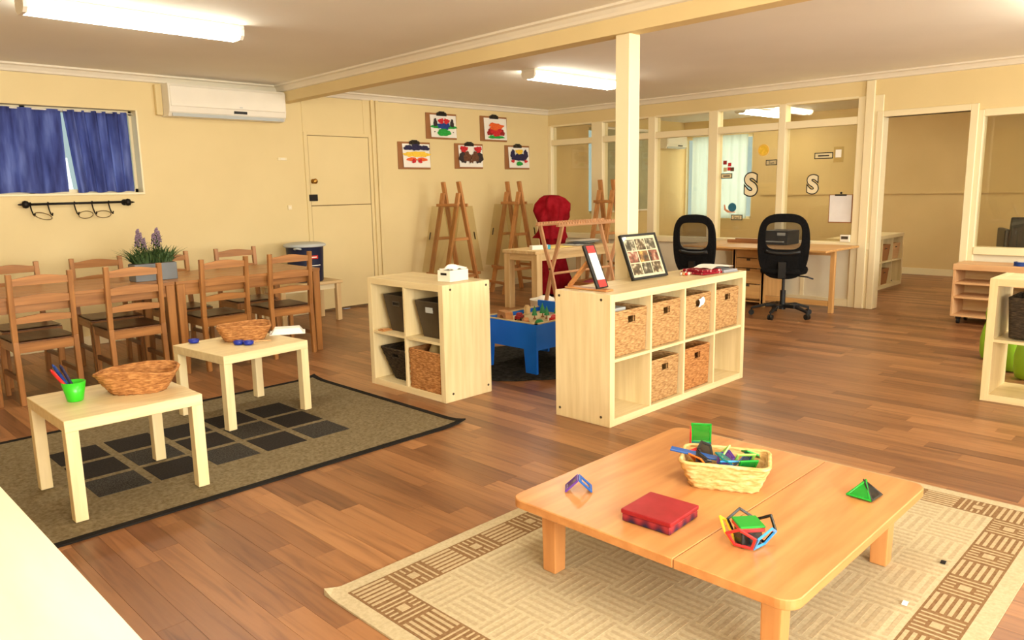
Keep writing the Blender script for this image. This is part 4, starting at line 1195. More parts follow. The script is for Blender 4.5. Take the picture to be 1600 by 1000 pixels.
# basket of tiles
bkx, bky = 2.285, 1.245
basket('bI', 'wicker_basket', 'pale woven basket of magnetic tiles on the low orange table', (bkx, bky, LZ), math.radians(-64), w=.30, d=.205, h=.092, mat=M['wicker3'], flare=.76, r=.035, nu=88, rows=7, amp=.005, hole=False)
rt = random.Random(21)
seq = [('blue', 0), ('black', 0), ('green', 1), ('purple', 0), ('teal', 0), ('red', 1), ('sky', 1), ('purple', 1), ('teal', 1), ('yellow', 0), ('orange', 1), ('blue', 1),
       ('orange', 0), ('sky', 0), ('green', 0), ('red', 0), ('purple', 2), ('blue', 2), ('black', 1), ('teal', 2), ('lgreen', 0), ('black', 2), ('lgreen', 1), ('green', 2)]
ca, sa = math.cos(math.radians(-64)), math.sin(math.radians(-64))
meshes = {}
for i, (col, tri) in enumerate(seq):
    shp = ('square', 'triangle', 'pentagon')[tri]
    lay = i // 6
    gx, gy = ((i % 6) % 3 - 1) * .075 + rt.uniform(-.012, .012), ((i % 6) // 3 - .5) * .065 + rt.uniform(-.01, .01)
    p_ = Vector((bkx + ca * gx - sa * gy, bky + sa * gx + ca * gy, LZ + .032 + .023 * lay))
    tilt = rt.uniform(.35, .95) if lay >= 2 else rt.uniform(0, .3); az = rt.random() * 6.28
    if (shp, col) not in meshes: meshes[(shp, col)] = tile_meshes({'square': SQ(.064), 'triangle': TR(.066), 'pentagon': [(u, v) for u, v in PENT(.042)]}[shp], col, col not in ('lgreen', 'sky'), .009)
    fm, pm = meshes[(shp, col)]
    t = thing('magnet_tile', '', 'toy tile', p_, 0, 'magnetic tiles piled in the pale basket')
    t['label'] = f"{ {'lgreen': 'pale green', 'sky': 'light blue'}.get(col, col)} {shp} magnetic tile among the pile in the pale basket"
    mx_ = Matrix.Rotation(az, 4, 'Z') @ Matrix.Rotation(tilt, 4, 'X') @ Matrix.Translation((0, -.03, 0))
    o = put('tile_frame', fm, t); o.matrix_local = mx_
    if pm: put('tile_pane', pm, o)
t = thing('magnet_tile', 'long blue magnetic tile poking over the left rim of pale basket', 'toy tile', (0, 0, 0), 0, 'magnetic tiles piled in the pale basket')
b = B(); b.bar((bkx - .085, bky + .165, LZ + .108), (bkx - .02, bky + .02, LZ + .088), .035, .006); obj('tile_frame', b, TM['blue'], t, bevel=.001)

# ================================================================== DINING TABLES AND CHAIRS
def dining_table(label, x0, x1):
    y0, y1, h = 5.53, 6.27, .69
    t = thing('dining_table', label, 'table', ((x0 + x1) / 2, (y0 + y1) / 2, 0), 0, 'honey pine dining tables end to end')
    L, D = (x1 - x0) / 2, (y1 - y0) / 2
    n = 4
    for i in range(n):
        a = -D + 2 * D * i / n; c = -D + 2 * D * (i + 1) / n
        b = B(); b.box(-L, a + .0004, h - .022, L, c - .0004, h); obj('top_plank', b, M['pine']['x'], t, bevel=.0015)
    for s in (-1, 1):
        b = B(); b.box(-L + .05, s * (D - .03) - .01, h - .105, L - .05, s * (D - .03) + .01, h - .022); obj('apron', b, M['pine']['x'], t)
        b = B(); b.box(s * (L - .03) - .01, -D + .05, h - .105, s * (L - .03) + .01, D - .05, h - .022); obj('apron', b, M['pine']['y'], t)
        for r_ in (-1, 1):
            cx, cy = s * (L - .033), r_ * (D - .033)
            b = B(); a, c = .024, .031
            b.hexa([(cx - a, cy - a, 0), (cx + a, cy - a, 0), (cx + a, cy + a, 0), (cx - a, cy + a, 0), (cx - c, cy - c, h - .022), (cx + c, cy - c, h - .022), (cx + c, cy + c, h - .022), (cx - c, cy + c, h - .022)])
            obj('leg', b, M['pine']['z'], t, bevel=.003)
dining_table('left honey pine dining table with the plant box on it', .955, 2.132)
dining_table('right honey pine dining table, at the door end of the row', 2.140, 3.315)

def arched(x0, x1, z0, z1, rise, y, th):
    b = B(); n = 10; poly = [(x0, z0), (x1, z0)]
    for i in range(n + 1):
        u = 1 - i / n; poly.append((x0 + (x1 - x0) * u, z1 + rise * math.sin(PI * u) ** 1.5))
    b.prism(poly, lambda u, v, k: (u, k, v), y + th / 2, y - th / 2)
    return b
def make_chair():
    t = thing('dining_chair', '', 'chair', (0, 0, 0), 0, 'honey pine chairs around the dining tables')
    w = .172; sh = .41; hh = .838
    def yb(z): return -.03 * max(0, z - sh) / (hh - sh) - (.018 * max(0, sh - z) / sh)
    for s in (-1, 1):
        nm = 'back_post'
        b = B()
        b.hexa([(s * w - .016, yb(0) - .019, 0), (s * w + .016, yb(0) - .019, 0), (s * w + .016, yb(0) + .015, 0), (s * w - .016, yb(0) + .015, 0),
                (s * w - .016, -.019, sh), (s * w + .016, -.019, sh), (s * w + .016, .017, sh), (s * w - .016, .017, sh)])
        b.hexa([(s * w - .016, -.019, sh), (s * w + .016, -.019, sh), (s * w + .016, .017, sh), (s * w - .016, .017, sh),
                (s * w - .016, yb(hh) - .016, hh), (s * w + .016, yb(hh) - .016, hh), (s * w + .016, yb(hh) + .014, hh), (s * w - .016, yb(hh) + .014, hh)])
        obj(nm, b, M['pine']['z'], t, bevel=.002)
        b = B(); x_ = s * (w - .002)
        b.hexa([(x_ - .014, .335, 0), (x_ + .014, .335, 0), (x_ + .014, .363, 0), (x_ - .014, .363, 0), (x_ - .018, .33, sh - .02), (x_ + .018, .33, sh - .02), (x_ + .018, .366, sh - .02), (x_ - .018, .366, sh - .02)])
        obj('front_leg', b, M['pine']['z'], t, bevel=.002)
        b = B(); b.box(s * w - .010, 0, sh - .072, s * w + .010, .34, sh - .018); obj('side_rail', b, M['pine']['y'], t)
        b = B(); b.box(s * w - .009, 0, .155, s * w + .009, .34, .185); obj('stretcher', b, M['shadepine']['y'], t)
    for z0, z1, rise, nm in ((.762, .806, .018, 'top_rail'), (.640, .688, .014, 'back_slat'), (.522, .560, .014, 'back_slat')):
        zc = (z0 + z1) / 2
        obj(nm, arched(-w + .012, w - .012, z0, z1, rise, yb(zc), .020), M['pine']['x'], t, bevel=.001)
    b = B(); b.box(-w + .01, -.012, sh - .075, w - .01, .010, sh - .016); obj('rear_rail', b, M['pine']['x'], t)
    b = B(); b.box(-w + .01, .335, sh - .072, w - .01, .355, sh - .018); obj('front_rail', b, M['pine']['x'], t)
    b = B(); b.grid(lambda u, v: ((u - .5) * (2 * w + .02), .018 + .36 * v, sh - .002 - .008 * math.sin(PI * u) * math.sin(PI * v)), 8, 8)
    b.box(-w - .01, .018, sh - .018, w + .01, .378, sh - .011)
    obj('seat', b, M['shadepine']['y'], t)
    return t
ch = make_chair()
front = [(1.283, 5.522, .02, 'front row dining chair at the left end, its back to the camera'), (1.845, 5.522, -.01, 'front row dining chair second from the left, in front of the plant box'),
         (2.488, 5.522, .015, 'front row dining chair second from the right, just right of table joint'), (3.03, 5.522, -.02, 'front row dining chair at the right end, in front of the navy bin')]
for i, (x_, y_, q, lab) in enumerate(front):
    if i == 0: ch.location = (x_, y_, 0); ch.rotation_euler = (0, 0, q); ch['label'] = lab
    else: dup(ch, (x_, y_, 0), q, lab)
for x_, y_, q, lab in ((1.33, 6.45, .03, 'wall side dining chair at the left end, facing the camera'), (1.91, 6.45, -.03, 'wall side dining chair second from the left, left of the plant'),
                       (2.44, 6.45, .02, 'wall side dining chair half hidden by the plant box'), (3.045, 6.45, -.03, 'wall side dining chair at the right end, nearest the navy bin')):
    dup(ch, (x_, y_, 0), PI + q, lab)

# planter with lavender
t = thing('planter', 'slate grey box planter with grass and lavender on the dining table', 'plant', (2.085, 5.79, .691), .02)
b = B(); b.box(-.15, -.065, 0, .15, .065, .125); obj('planter_box', b, M['planter'], t, bevel=.003)
b = B(); b.box(-.143, -.058, .1, .143, .058, .128); obj('soil', b, M['floorbase'], t)
rr = random.Random(11)
b = B()
for i in range(260):
    x_, y_ = rr.uniform(-.13, .13), rr.uniform(-.045, .045)
    q = rr.random() * 6.28; L = rr.uniform(.06, .15); sp = rr.uniform(.02, .09) + abs(x_) * .3
    dx, dy = math.cos(q) * sp + x_ * .45, math.sin(q) * sp * .7; w_ = rr.uniform(.004, .008)
    nx_, ny_ = -math.sin(q) * w_, math.cos(q) * w_
    k = len(b.v)
    for f, ww in ((0, 1), (.5, .9), (1, .1)):
        px, py, pz = x_ + dx * f ** 1.5, y_ + dy * f ** 1.5, .127 + L * f - .02 * f * f
        b.v += [(px - nx_ * ww, py - ny_ * ww, pz), (px + nx_ * ww, py + ny_ * ww, pz)]
    b.f += [(k, k + 1, k + 3, k + 2), (k + 2, k + 3, k + 5, k + 4)]; b.m += [0, 0]
obj('grass_blades', b, M['leaf'], t, kind='stuff')
for i, (x_, y_, hh) in enumerate(((-.105, .0, .19), (-.085, .02, .235), (-.07, -.015, .21), (-.055, .01, .17), (.015, .01, .20), (.035, -.01, .24), (.05, .02, .215), (.065, .0, .18))):
    dx = rr.uniform(-.02, .02)
    b = B(); b.tube([(x_, y_, .125), (x_ + dx * .5, y_, .125 + hh * .5), (x_ + dx, y_, .1 + hh)], .0025, 5)
    for k_ in range(22):
        f = .1 + .04 * k_; q = k_ * 2.4; L = .042
        p_ = Vector((x_ + dx * f, y_, .125 + (hh - .03) * f)); d_ = Vector((math.cos(q), math.sin(q), .6)).normalized() * L; n_ = Vector((-math.sin(q), math.cos(q), 0)) * .004
        b.ngon([p_, p_ + d_ * .5 + n_ * 1.8, p_ + d_, p_ + d_ * .5 - n_ * 1.8])
    st = obj('stem', b, M['leaf'], t)
    b = B()
    for k_ in range(22):
        f = k_ / 21; q = k_ * 2.4; r_ = .016 * (1 - f * .6)
        c = (x_ + dx + r_ * math.cos(q), y_ + r_ * math.sin(q), .06 + hh + f * .075)
        b.lathe([(.001, -.006), (.006, -.002), (.007, .003), (.001, .009)], 5, c)
    obj('flower_spike', b, M['lav'], st)

# ================================================================== BIN ON ITS BENCH
t = thing('wooden_bench', 'pale painted bench by the door carrying the navy bin', 'bench', (0, 0, 0))
b = B(); b.box(3.55, 6.715, .385, 4.285, 7.13, .415); obj('bench_top', b, M['raw']['x'], t, bevel=.003)
b = B(); b.box(3.60, 6.76, .33, 4.24, 7.09, .385); obj('apron', b, M['trim'], t)
for x_ in (3.59, 4.215):
    for y_ in (6.725, 7.06):
        b = B(); b.box(x_, y_, 0, x_ + .05, y_ + .05, .385); obj('leg', b, M['raw']['z'], t, bevel=.003)
t = thing('round_bin', 'navy round bin with a grey lid standing on the bench', 'bin', (3.995, 6.93, .416))
b = B(); b.lathe([(.165, 0), (.170, .01), (.178, .2), (.186, .355), (.19, .36), (.186, .365), (.17, .365), (.16, .02), (.001, .015)], 36); obj('bin_body', b, M['navy'], t, smooth=True)
b = B(); b.lathe([(.205, .352), (.212, .362), (.206, .376), (.19, .384), (.17, .388), (.15, .392), (.02, .396)], 36); obj('lid', b, M['grey'], t, smooth=True)
for s in (-1, 1):
    b = B(); b.tube([(s * .19, -.03, .335), (s * .215, -.03, .34), (s * .222, 0, .345), (s * .215, .03, .34), (s * .19, .03, .335)], .010, 6); o = obj('grip', b, M['grey'], t, smooth=True); o.rotation_euler = (0, 0, PI / 4 * 0.9 - PI / 2 * 0)
def on_cyl(b, r, q0, q1, z0, z1, n=8):
    b.grid(lambda u, v: (r * math.cos(q0 + (q1 - q0) * u), r * math.sin(q0 + (q1 - q0) * u), z0 + (z1 - z0) * v), n, 1)
b = B(); on_cyl(b, .1865, math.radians(-112), math.radians(-78), .235, .268); obj('red_badge', b, M['redplain'], t)
b = B(); on_cyl(b, .1875, math.radians(-107), math.radians(-83), .246, .257); obj('badge_lettering', b, M['paper'], t)
b = B(); on_cyl(b, .186, math.radians(-118), math.radians(-70), .165, .172); obj('white_line', b, M['paper'], t)

# ================================================================== EASELS
def easel(label, y_far, y_near, x_ridge_far, x_ridge_near, foot=.30, hh=1.40, boards=True):
    t = thing('easel', label, 'easel', ((x_ridge_far + x_ridge_near) / 2, (y_far + y_near) / 2, 0), 0, 'wooden double-sided painting easels')
    C_ = Vector(t.location)
    cx = {}
    for k_, (y_, xr) in enumerate(((y_far, x_ridge_far), (y_near, x_ridge_near))):
        ft = foot * (1.0 if k_ else .92)
        for s in (-1, 1):
            top = Vector((xr + (.018 if s > 0 else .012), y_, hh if s > 0 else hh - .13)); bot = Vector((xr + s * ft, y_ + (.02 if not k_ else -.02), 0))
            cx[(k_, s)] = (top, bot)
            b = B(); b.bar(bot - C_, top - C_, .030, .058, up=(0, 1, 0)); 
            obj('leg', b, M['easel']['z'], t, bevel=.002)
    def pt(k_, s, z):
        top, bot = cx[(k_, s)]
        f = (z - bot.z) / (top.z - bot.z); return bot + (top - bot) * f
    for z_ in (1.13, .33, .14):
        for s in (-1, 1):
            a, c = pt(0, s, z_), pt(1, s, z_); d = (c - a).normalized() * .06; o_ = Vector((s * .024, 0, 0))
            b = B(); b.bar(a - d + o_ - C_, c + d + o_ - C_, .020, .035); obj('side_bar', b, M['easel']['y'], t, bevel=.002)
    for k_ in (0, 1):
        for z_ in (.74, .30):
            a, c = pt(k_, -1, z_), pt(k_, 1, z_); b = B(); b.bar(a - C_, c - C_, .018, .035); obj('brace', b, M['easel']['x'], t, bevel=.002)
        b = B(); p_ = pt(k_, 1, 1.20); b.cyl(p_ - C_ + Vector((.0, -.03, 0)), p_ - C_ + Vector((0, .03, 0)), .010); obj('peg', b, M['easel']['y'], t)
    if boards:
        for s in (-1, 1):
            z0, z1 = .35, 1.12
            ex = .26
            ym = (y_far + y_near) / 2
            a0 = (pt(0, s, z0) + pt(1, s, z0)) / 2; a1 = (pt(0, s, z1) + pt(1, s, z1)) / 2
            n_ = Vector((s * .038, 0, 0)); e_ = Vector((0, ex, 0))
            q = [a0 - e_ + n_, a0 + e_ + n_, a1 + e_ + n_, a1 - e_ + n_]
            w_ = Vector((s * .005, 0, .001))
            b = B(); b.hexa([v - C_ for v in q] + [v + w_ - C_ for v in q]); pl = obj('clear_panel', b, M['acrylic'], t)
            ff = .55; c0 = a0 + (a1 - a0) * ff + n_ + Vector((s * .007, 0, 0)); up_ = (a1 - a0).normalized()
            yy = Vector((0, ex - .05, 0)) * (1 if s < 0 else -1)
            b = B(); b.bar(c0 + yy - up_ * .045 - C_, c0 + yy + up_ * .045 - C_, .004, .018, up=(0, 1, 0)); obj('hand_slot', b, M['dkbin'], pl)
    return t
easel('wooden double easel with clear panels, left one by the back wall', 6.98, 6.68, 5.885, 5.862)
easel('wooden double easel with clear panels, right one by the back wall', 6.98, 6.72, 6.955, 6.905)
easel('wooden easel half hidden behind the white post near the glazing', 6.06, 5.81, 7.70, 7.64, boards=False)

# ================================================================== RED SMOCKS ON A STAND
t = thing('smock_stand', 'red art smocks heaped over a stand behind the pale worktable', 'smocks', (7.0, 6.26, 0))
b = B(); b.cyl((0, 0, 0), (0, 0, 1.16), .016, n=10); b.cyl((0, 0, 0), (0, 0, .02), .17, .15, n=24); obj('stand_pole', b, M['iron'], t)
def folds(q, z): return .97 + .11 * math.sin(5 * q + 6 * z) + .09 * math.sin(8 * q - 13 * z) + .08 * math.sin(2 * q + 15 * z) + .06 * math.sin(13 * q + 9 * z) + .07 * math.cos(q - 2.4 + 3 * z)
b = B()
pr = [(.19, .70), (.165, .78), (.17, .86), (.195, .95), (.20, 1.04), (.19, 1.12), (.15, 1.185), (.09, 1.22), (.02, 1.225)]
b.lathe(pr, 48, rf=folds, cap=False); obj('upper_smock', b, M['red'], t, smooth=True)
b = B(); pr = [(.235, .03), (.225, .10), (.18, .28), (.15, .42), (.13, .56), (.15, .70), (.13, .82)]
b.lathe(pr, 48, rf=lambda q, z: folds(q + 1, z * .8) * (1 + .15 * math.cos(q + .7)), cap=False); obj('lower_smock', b, M['red'], t, smooth=True)

# ================================================================== PALE WORKTABLE
t = thing('worktable', 'pale raw timber worktable with thick legs behind the wooden rack', 'table', (0, 0, 0))
x0, x1, y0, y1, h = 5.88, 7.20, 5.46, 5.96, .65
n = 4
for i in range(n):
    a = y0 + (y1 - y0) * i / n; c = y0 + (y1 - y0) * (i + 1) / n
    b = B(); b.box(x0 - .02, a + .001, h - .035, x1 + .02, c - .001, h); obj('top_plank', b, M['raw']['x'], t, bevel=.002)
for y_ in (y0 + .01, y1 - .04):
    b = B(); b.box(x0 + .07, y_, h - .11, x1 - .07, y_ + .03, h - .035); obj('apron', b, M['raw']['x'], t)
for x_ in (x0 + .01, x1 - .04):
    b = B(); b.box(x_, y0 + .07, h - .11, x_ + .03, y1 - .07, h - .035); obj('apron', b, M['raw']['y'], t)
for x_ in (x0, x1 - .085):
    for y_ in (y0, y1 - .085):
        b = B(); b.box(x_, y_, 0, x_ + .085, y_ + .085, h - .035); obj('leg', b, M['raw']['z'], t, bevel=.004)
t = thing('cardboard_carton', 'small white and turquoise carton on the pale worktable', 'box', (6.08, 5.60, h + .001), -.35)
b = B(); b.box(-.11, -.035, 0, .08, .035, .045); obj('white_body', b, M['paper'], t, bevel=.002)
b = B(); b.box(.08, -.036, 0, .115, .036, .046); obj('turquoise_end', b, plain('turquoise', (50, 160, 190), .4), t, bevel=.002)
b = B(); b.box(-.16, -.12, 0, .22, .12, .006)
obj('yellow_sheet', b, plain('pale_yellow_card', (238, 214, 130), .6), loc=(6.38, 5.70, h + .001), label='pale yellow card sheet lying on the pale worktable', cat='card')
for i, (dx, dy, q, c) in enumerate(((0, 0, .1, (210, 208, 200)), (.06, .02, -.2, (70, 72, 76)), (.12, -.02, .3, (180, 186, 184)), (.16, .03, -.1, (226, 222, 212)))):
    b = B(); b.grid(lambda u, v: ((u - .5) * .34, (v - .5) * .24, .008 * math.sin(u * 5 + i) * math.sin(PI * v) + .008), 8, 6)
    b.box(-.15, -.1, 0, .15, .1, .004)
    obj('magazine', b, plain('magazine_cover_%d' % i, c, .4), loc=(6.84 + dx, 5.70 + dy, h + .001 + .012 * i), rotz=q, cat='magazine', group='papers in the loose stack on the worktable',
        label=('white paper at the bottom of the loose stack on the worktable', 'dark paper in the loose stack on the worktable', 'grey paper near the top of loose stack on the worktable', 'off-white paper on top of the loose stack on worktable')[i])

# X-legged scalloped rack
t = thing('wooden_rack', 'reddish wooden rack with scalloped rails on crossed legs', 'rack', (0, 0, 0))
def scallop(x0, x1, y, z):
    b = B(); b.box(x0, y - .014, z - .034, x1, y + .014, z - .016)
    n = 26; w_ = (x1 - x0) / n
    for i in range(n):
        c = x0 + (i + .5) * w_
        b.hexa([(c - w_ * .32, y - .013, z - .017), (c + w_ * .32, y - .013, z - .017), (c + w_ * .32, y + .013, z - .017), (c - w_ * .32, y + .013, z - .017), (c - w_ * .16, y - .012, z + .004), (c + w_ * .16, y - .012, z + .004), (c + w_ * .16, y + .012, z + .004), (c - w_ * .16, y + .012, z + .004)])
    return b
RY0, RY1 = 4.66, 4.92
for y_ in (RY0, RY1): obj('scalloped_rail', scallop(5.30, 6.34, y_, .985), M['rackwood']['x'], t)
for x_ in (5.36, 6.27):
    for s in (-1, 1):
        ya, yb_ = (RY0, RY1) if s > 0 else (RY1, RY0)
        pts = [(x_ + .012 * s, ya, .965), (x_ + .012 * s, ya + (yb_ - ya) * .18, .80), (x_ + .012 * s, ya + (yb_ - ya) * .5, .56), (x_ + .012 * s, ya + (yb_ - ya) * .80, .25), (x_ + .012 * s, yb_, 0)]
        b = B()
        for p_, q_ in zip(pts[:-1], pts[1:]): b.bar(p_, q_, .022, .034, up=(0, 1, 0))
        obj('crossed_leg', b, M['rackwood']['z'], t)
    b = B(); b.cyl((x_ - .035, (RY0 + RY1) / 2, .55), (x_ + .035, (RY0 + RY1) / 2, .55), .010); obj('pivot_peg', b, M['wire'], t)
b = B(); b.cyl((5.36, (RY0 + RY1) / 2, .50), (6.27, (RY0 + RY1) / 2, .50), .012); obj('stretcher', b, M['rackwood']['x'], t)

# ================================================================== BLUE PLAY TABLE AND TOYS
px0, px1, py0, py1, ph_ = 3.785, 4.425, 3.53, 4.09, .355
t = thing('play_table', 'bright blue play table with a tan tray top of wooden toys', 'table', (0, 0, 0))
def apron_poly(L, h, tall=0):
    lg = .105; dp = .185
    return [(0, 0), (lg, 0), (lg + .018, h - dp), (L - lg - .018, h - dp), (L - lg, 0), (L, 0), (L, h + tall), (0, h + tall)]
def rail_poly(L, h): return [(0, h - .185), (L, h - .185), (L, h), (0, h)]
th = .018; bz = .0
b = B(); b.prism(rail_poly(px1 - px0 - 2 * th, ph_), lambda u, v, k: (px0 + th + u, k, v), py0 + th, py0); obj('front_panel', b, M['blue'], t)
b = B(); b.prism(rail_poly(px1 - px0 - 2 * th, ph_), lambda u, v, k: (px0 + th + u, k, v), py1, py1 - th); obj('back_panel', b, M['blue'], t)
b = B(); b.prism(apron_poly(py1 - py0, ph_), lambda u, v, k: (k, py0 + u, v), px0, px0 + th); obj('end_panel', b, M['blue'], t)
b = B(); b.prism(apron_poly(py1 - py0, ph_, .055), lambda u, v, k: (k, py0 + u, v), px1 - th, px1); obj('raised_end_panel', b, M['blue'], t)
b = B(); b.box(px0 + th, py0 + th, ph_ - .045, px1 - th, py1 - th, ph_ - .03); obj('tray_board', b, M['sand'], t)
b = B()
for (x0, y0, x1, y1) in ((px0, py0, px1, py0 + th), (px0, py1 - th, px1, py1), (px0, py0, px0 + th, py1)): b.box(x0, y0, ph_, x1, y1, ph_ + .008)
obj('rim_edging', b, M['sand'], t)
for o in COL.objects:
    if o.parent == t: o.location.z = .014
TZ2 = ph_ - .03 + .014 + .001
def toy(name, b, mat, loc, lab, cat='toy', rotz=0, **kw): return obj(name, b, mat, loc=loc, rotz=rotz, label=lab, cat=cat, **kw)
b = B(); n = 10; poly = [(-.09, 0), (-.05, 0)]
for i in range(n + 1): q = PI - PI * i / n; poly.append((.05 * math.cos(q), .05 * math.sin(q)))
poly += [(.09, 0), (.07, .075), (-.07, .075)]
b.prism(poly, lambda u, v, k: (u, k, v), .03, -.03); toy('toy_bridge', b, M['maple']['x'], (3.88, 3.93, TZ2), 'tan wooden toy bridge at the left of the blue play table', rotz=1.2)
def toy_car(loc, mat, lab, rz=0):
    t = thing('toy_car', lab, 'toy car', loc, rz)
    b = B(); b.box(-.045, -.022, .012, .045, .022, .035); b.hexa([(-.03, -.02, .035), (.025, -.02, .035), (.025, .02, .035), (-.03, .02, .035), (-.02, -.016, .056), (.012, -.016, .056), (.012, .016, .056), (-.02, .016, .056)]); obj('car_body', b, mat, t, bevel=.003)
    for x_ in (-.026, .026):
        for s in (-1, 1):
            b = B(); b.cyl((x_, s * .018, .0125), (x_, s * .026, .0125), .0125, n=12); obj('wheel', b, M['black'], t)
toy_car((3.985, 3.885, TZ2), PC['dred'], 'dark red toy car beside the tan bridge', .4)
toy_car((3.86, 3.70, TZ2), M['maple']['x'], 'orange toy car near the front corner of the play table', .9)
toy_car((4.08, 3.62, TZ2), M['redplain'], 'bright red toy car at the right of the play table', .2)
toy_car((4.20, 3.61, TZ2), PC['dred'], 'darker red toy car at the right edge behind the bright one', .0)
def tree(loc, lab, s=1.0):
    t = thing('toy_tree', lab, 'toy tree', loc, 0, 'small green toy trees on the play table')
    b = B(); b.cyl((0, 0, 0), (0, 0, .008), .012, n=10); b.cyl((0, 0, .008), (0, 0, .03 * s), .004, n=8); obj('trunk', b, M['board'], t)
    b = B(); b.lathe([(.018 * s, .025 * s), (.012 * s, .045 * s), (.015 * s, .046 * s), (.007 * s, .066 * s), (.001, .085 * s)], 12); obj('crown', b, M['green'], t)
tree((4.080, 3.820, TZ2), 'green toy tree, first from the left on the play table', 1.22)
tree((4.190, 3.840, TZ2), 'green toy tree at the back of the play table', 1.28)
tree((4.150, 3.760, TZ2), 'green toy tree in the middle of the play table', 1.15)
tree((4.250, 3.750, TZ2), 'green toy tree farthest right on the play table', 1.22)
b = B(); b.lathe([(.03, 0), (.035, .008), (.028, .02), (.02, .03), (.001, .034)], 14); toy('toy_bush', b, M['green'], (3.96, 3.66, TZ2), 'round green toy bush at the front of the play table', smooth=True)
b = B(); b.box(-.025, -.012, 0, .025, .012, .06); b.box(-.012, -.013, .06, .012, .013, .07); toy('toy_block', b, M['raw']['z'], (4.22, 4.03, TZ2), 'pale wooden tower block at the far end of the play table', bevel=.002)
b = B(); b.box(-.03, -.02, 0, .03, .02, .03); toy('toy_block', b, M['white'], (4.12, 3.68, TZ2), 'white block between the toy cars and trees', bevel=.002)
# tubs on the floor behind the play table
t = thing('storage_tub', 'white tub on the floor between the play table and the worktable', 'tub', (5.60, 5.10, 0), .3)
b = B(); b.lathe([(.12, 0), (.13, .01), (.15, .20), (.155, .205), (.148, .205), (.12, .015), (.001, .01)], 28); obj('tub_body', b, M['white'], t, smooth=True)
b = B(); b.lathe([(.07, .02), (.10, .10), (.11, .19), (.05, .235), (.01, .24)], 18, rf=lambda q, z: 1 + .12 * math.sin(3 * q + 20 * z)); obj('crumpled_paper', b, M['paper'], t, smooth=True)
b = B(); b.lathe([(.05, 0), (.055, .01), (.07, .17), (.072, .175), (.066, .175), (.048, .012), (.001, .01)], 20)
obj('yellow_beaker', b, PC['yellow'], loc=(6.0, 4.78, 0), label='yellow beaker on the floor by the crossed rack legs', cat='beaker', smooth=True)
t = thing('fabric_crate', 'low wooden crate of pink fabric on the floor by the worktable', 'crate', (7.05, 5.66, 0), 0)
for s in (-1, 1):
    for z_ in (.02, .09, .16):
        b = B(); b.box(-.22, s * .15 - .006, z_, .22, s * .15 + .006, z_ + .055); obj('slat', b, M['easel']['x'], t)
        b = B(); b.box(s * .22 - .006, -.144, z_, s * .22 + .006, .144, z_ + .055); obj('slat', b, M['easel']['y'], t)
b = B(); b.box(-.21, -.14, 0, .21, .14, .02); obj('crate_floor', b, M['easel']['x'], t)
b = B(); b.grid(lambda u, v: ((u - .5) * .4, (v - .5) * .27, .15 + .07 * math.sin(PI * u) * math.sin(PI * v) + .02 * math.sin(u * 12 + v * 9)), 20, 14); obj('pink_fabric', b, plain('pink_fabric', (176, 80, 92), .9), t, smooth=True)

# ================================================================== DESK, CHAIRS, WALL PIECES BY THE GLAZING
t = thing('gateleg_desk', 'birch gateleg desk with central drawers against the glazed partition', 'desk', (0, 0, 0))
dz = .66
for a, c in ((2.985, 3.70), (3.705, 4.20), (4.205, 4.58)):
    b = B(); b.box(7.31, a, dz - .022, 8.14, c, dz); obj('top_leaf', b, M['desk']['y'], t, bevel=.004)
ux0, ux1, uy0, uy1 = 7.62, 8.12, 3.77, 4.13
for y_ in (uy0, uy1 - .022):
    b = B(); b.box(ux0, y_, .035, ux1, y_ + .022, dz - .022); obj('side_panel', b, M['desk']['z'], t)
b = B(); b.box(ux0 + .03, uy0 + .022, .04, ux1, uy1 - .022, .055); obj('base_board', b, M['desk']['x'], t)
for s_ in (ux0, ux1 - .045):
    for y_ in (uy0 - .012, uy1 - .033):
        b = B(); b.box(s_, y_, 0, s_ + .045, y_ + .045, dz - .022); obj('corner_post', b, M['desk']['z'], t, bevel=.002)
zz = [(.085, .235), (.245, .405), (.415, .515), (.525, .630)]
for z0, z1 in zz:
    b = B(); b.box(ux0 + .002, uy0 + .036, z0, ux0 + .02, uy1 - .036, z1); dr = obj('drawer_front', b, M['desk']['y'], t, bevel=.002)
    b = B(); b.box(ux0 - .001, (uy0 + uy1) / 2 - .02, z1 - .022, ux0 + .004, (uy0 + uy1) / 2 + .02, z1 + .001); obj('finger_notch', b, M['dkbin'], dr)
for y_ in (3.06, 4.50):
    b = B(); b.box(7.655, y_ - .022, 0, 7.70, y_ + .022, dz - .022); obj('gate_leg', b, M['desk']['z'], t, bevel=.002)
    b = B(); b.box(7.66, min(y_, 3.95), .07, 7.695, max(y_, 3.95), .12); obj('gate_rail', b, M['desk']['y'], t)
    b = B(); b.box(7.66, min(y_, 3.95), dz - .075, 7.695, max(y_, 3.95), dz - .026); obj('gate_rail', b, M['desk']['y'], t)

DZ2 = dz + .001
t = thing('desk_tray', 'flat wooden tray on the desk between the two office chairs', 'tray', (8.00, 4.16, DZ2), .05)
b = B(); b.box(-.10, -.20, 0, .10, .20, .012); obj('tray_base', b, M['board'], t)
for s in (-1, 1):
    b = B(); b.box(s * .10 - .006, -.2, .012, s * .10 + .006, .2, .035); obj('tray_edge', b, M['board'], t)
t = thing('printer', 'black desktop printer on the desk behind the right office chair', 'printer', (7.95, 3.74, DZ2))
b = B(); b.box(-.15, -.13, 0, .15, .13, .15); obj('printer_body', b, M['black'], t, bevel=.01, seg=2)
b = B(); b.box(-.19, -.10, .03, -.145, .10, .04); obj('paper_tray', b, M['grey'], t)
b = B(); b.box(-.155, -.11, .10, -.148, -.02, .13); obj('control_panel', b, M['grey'], t)

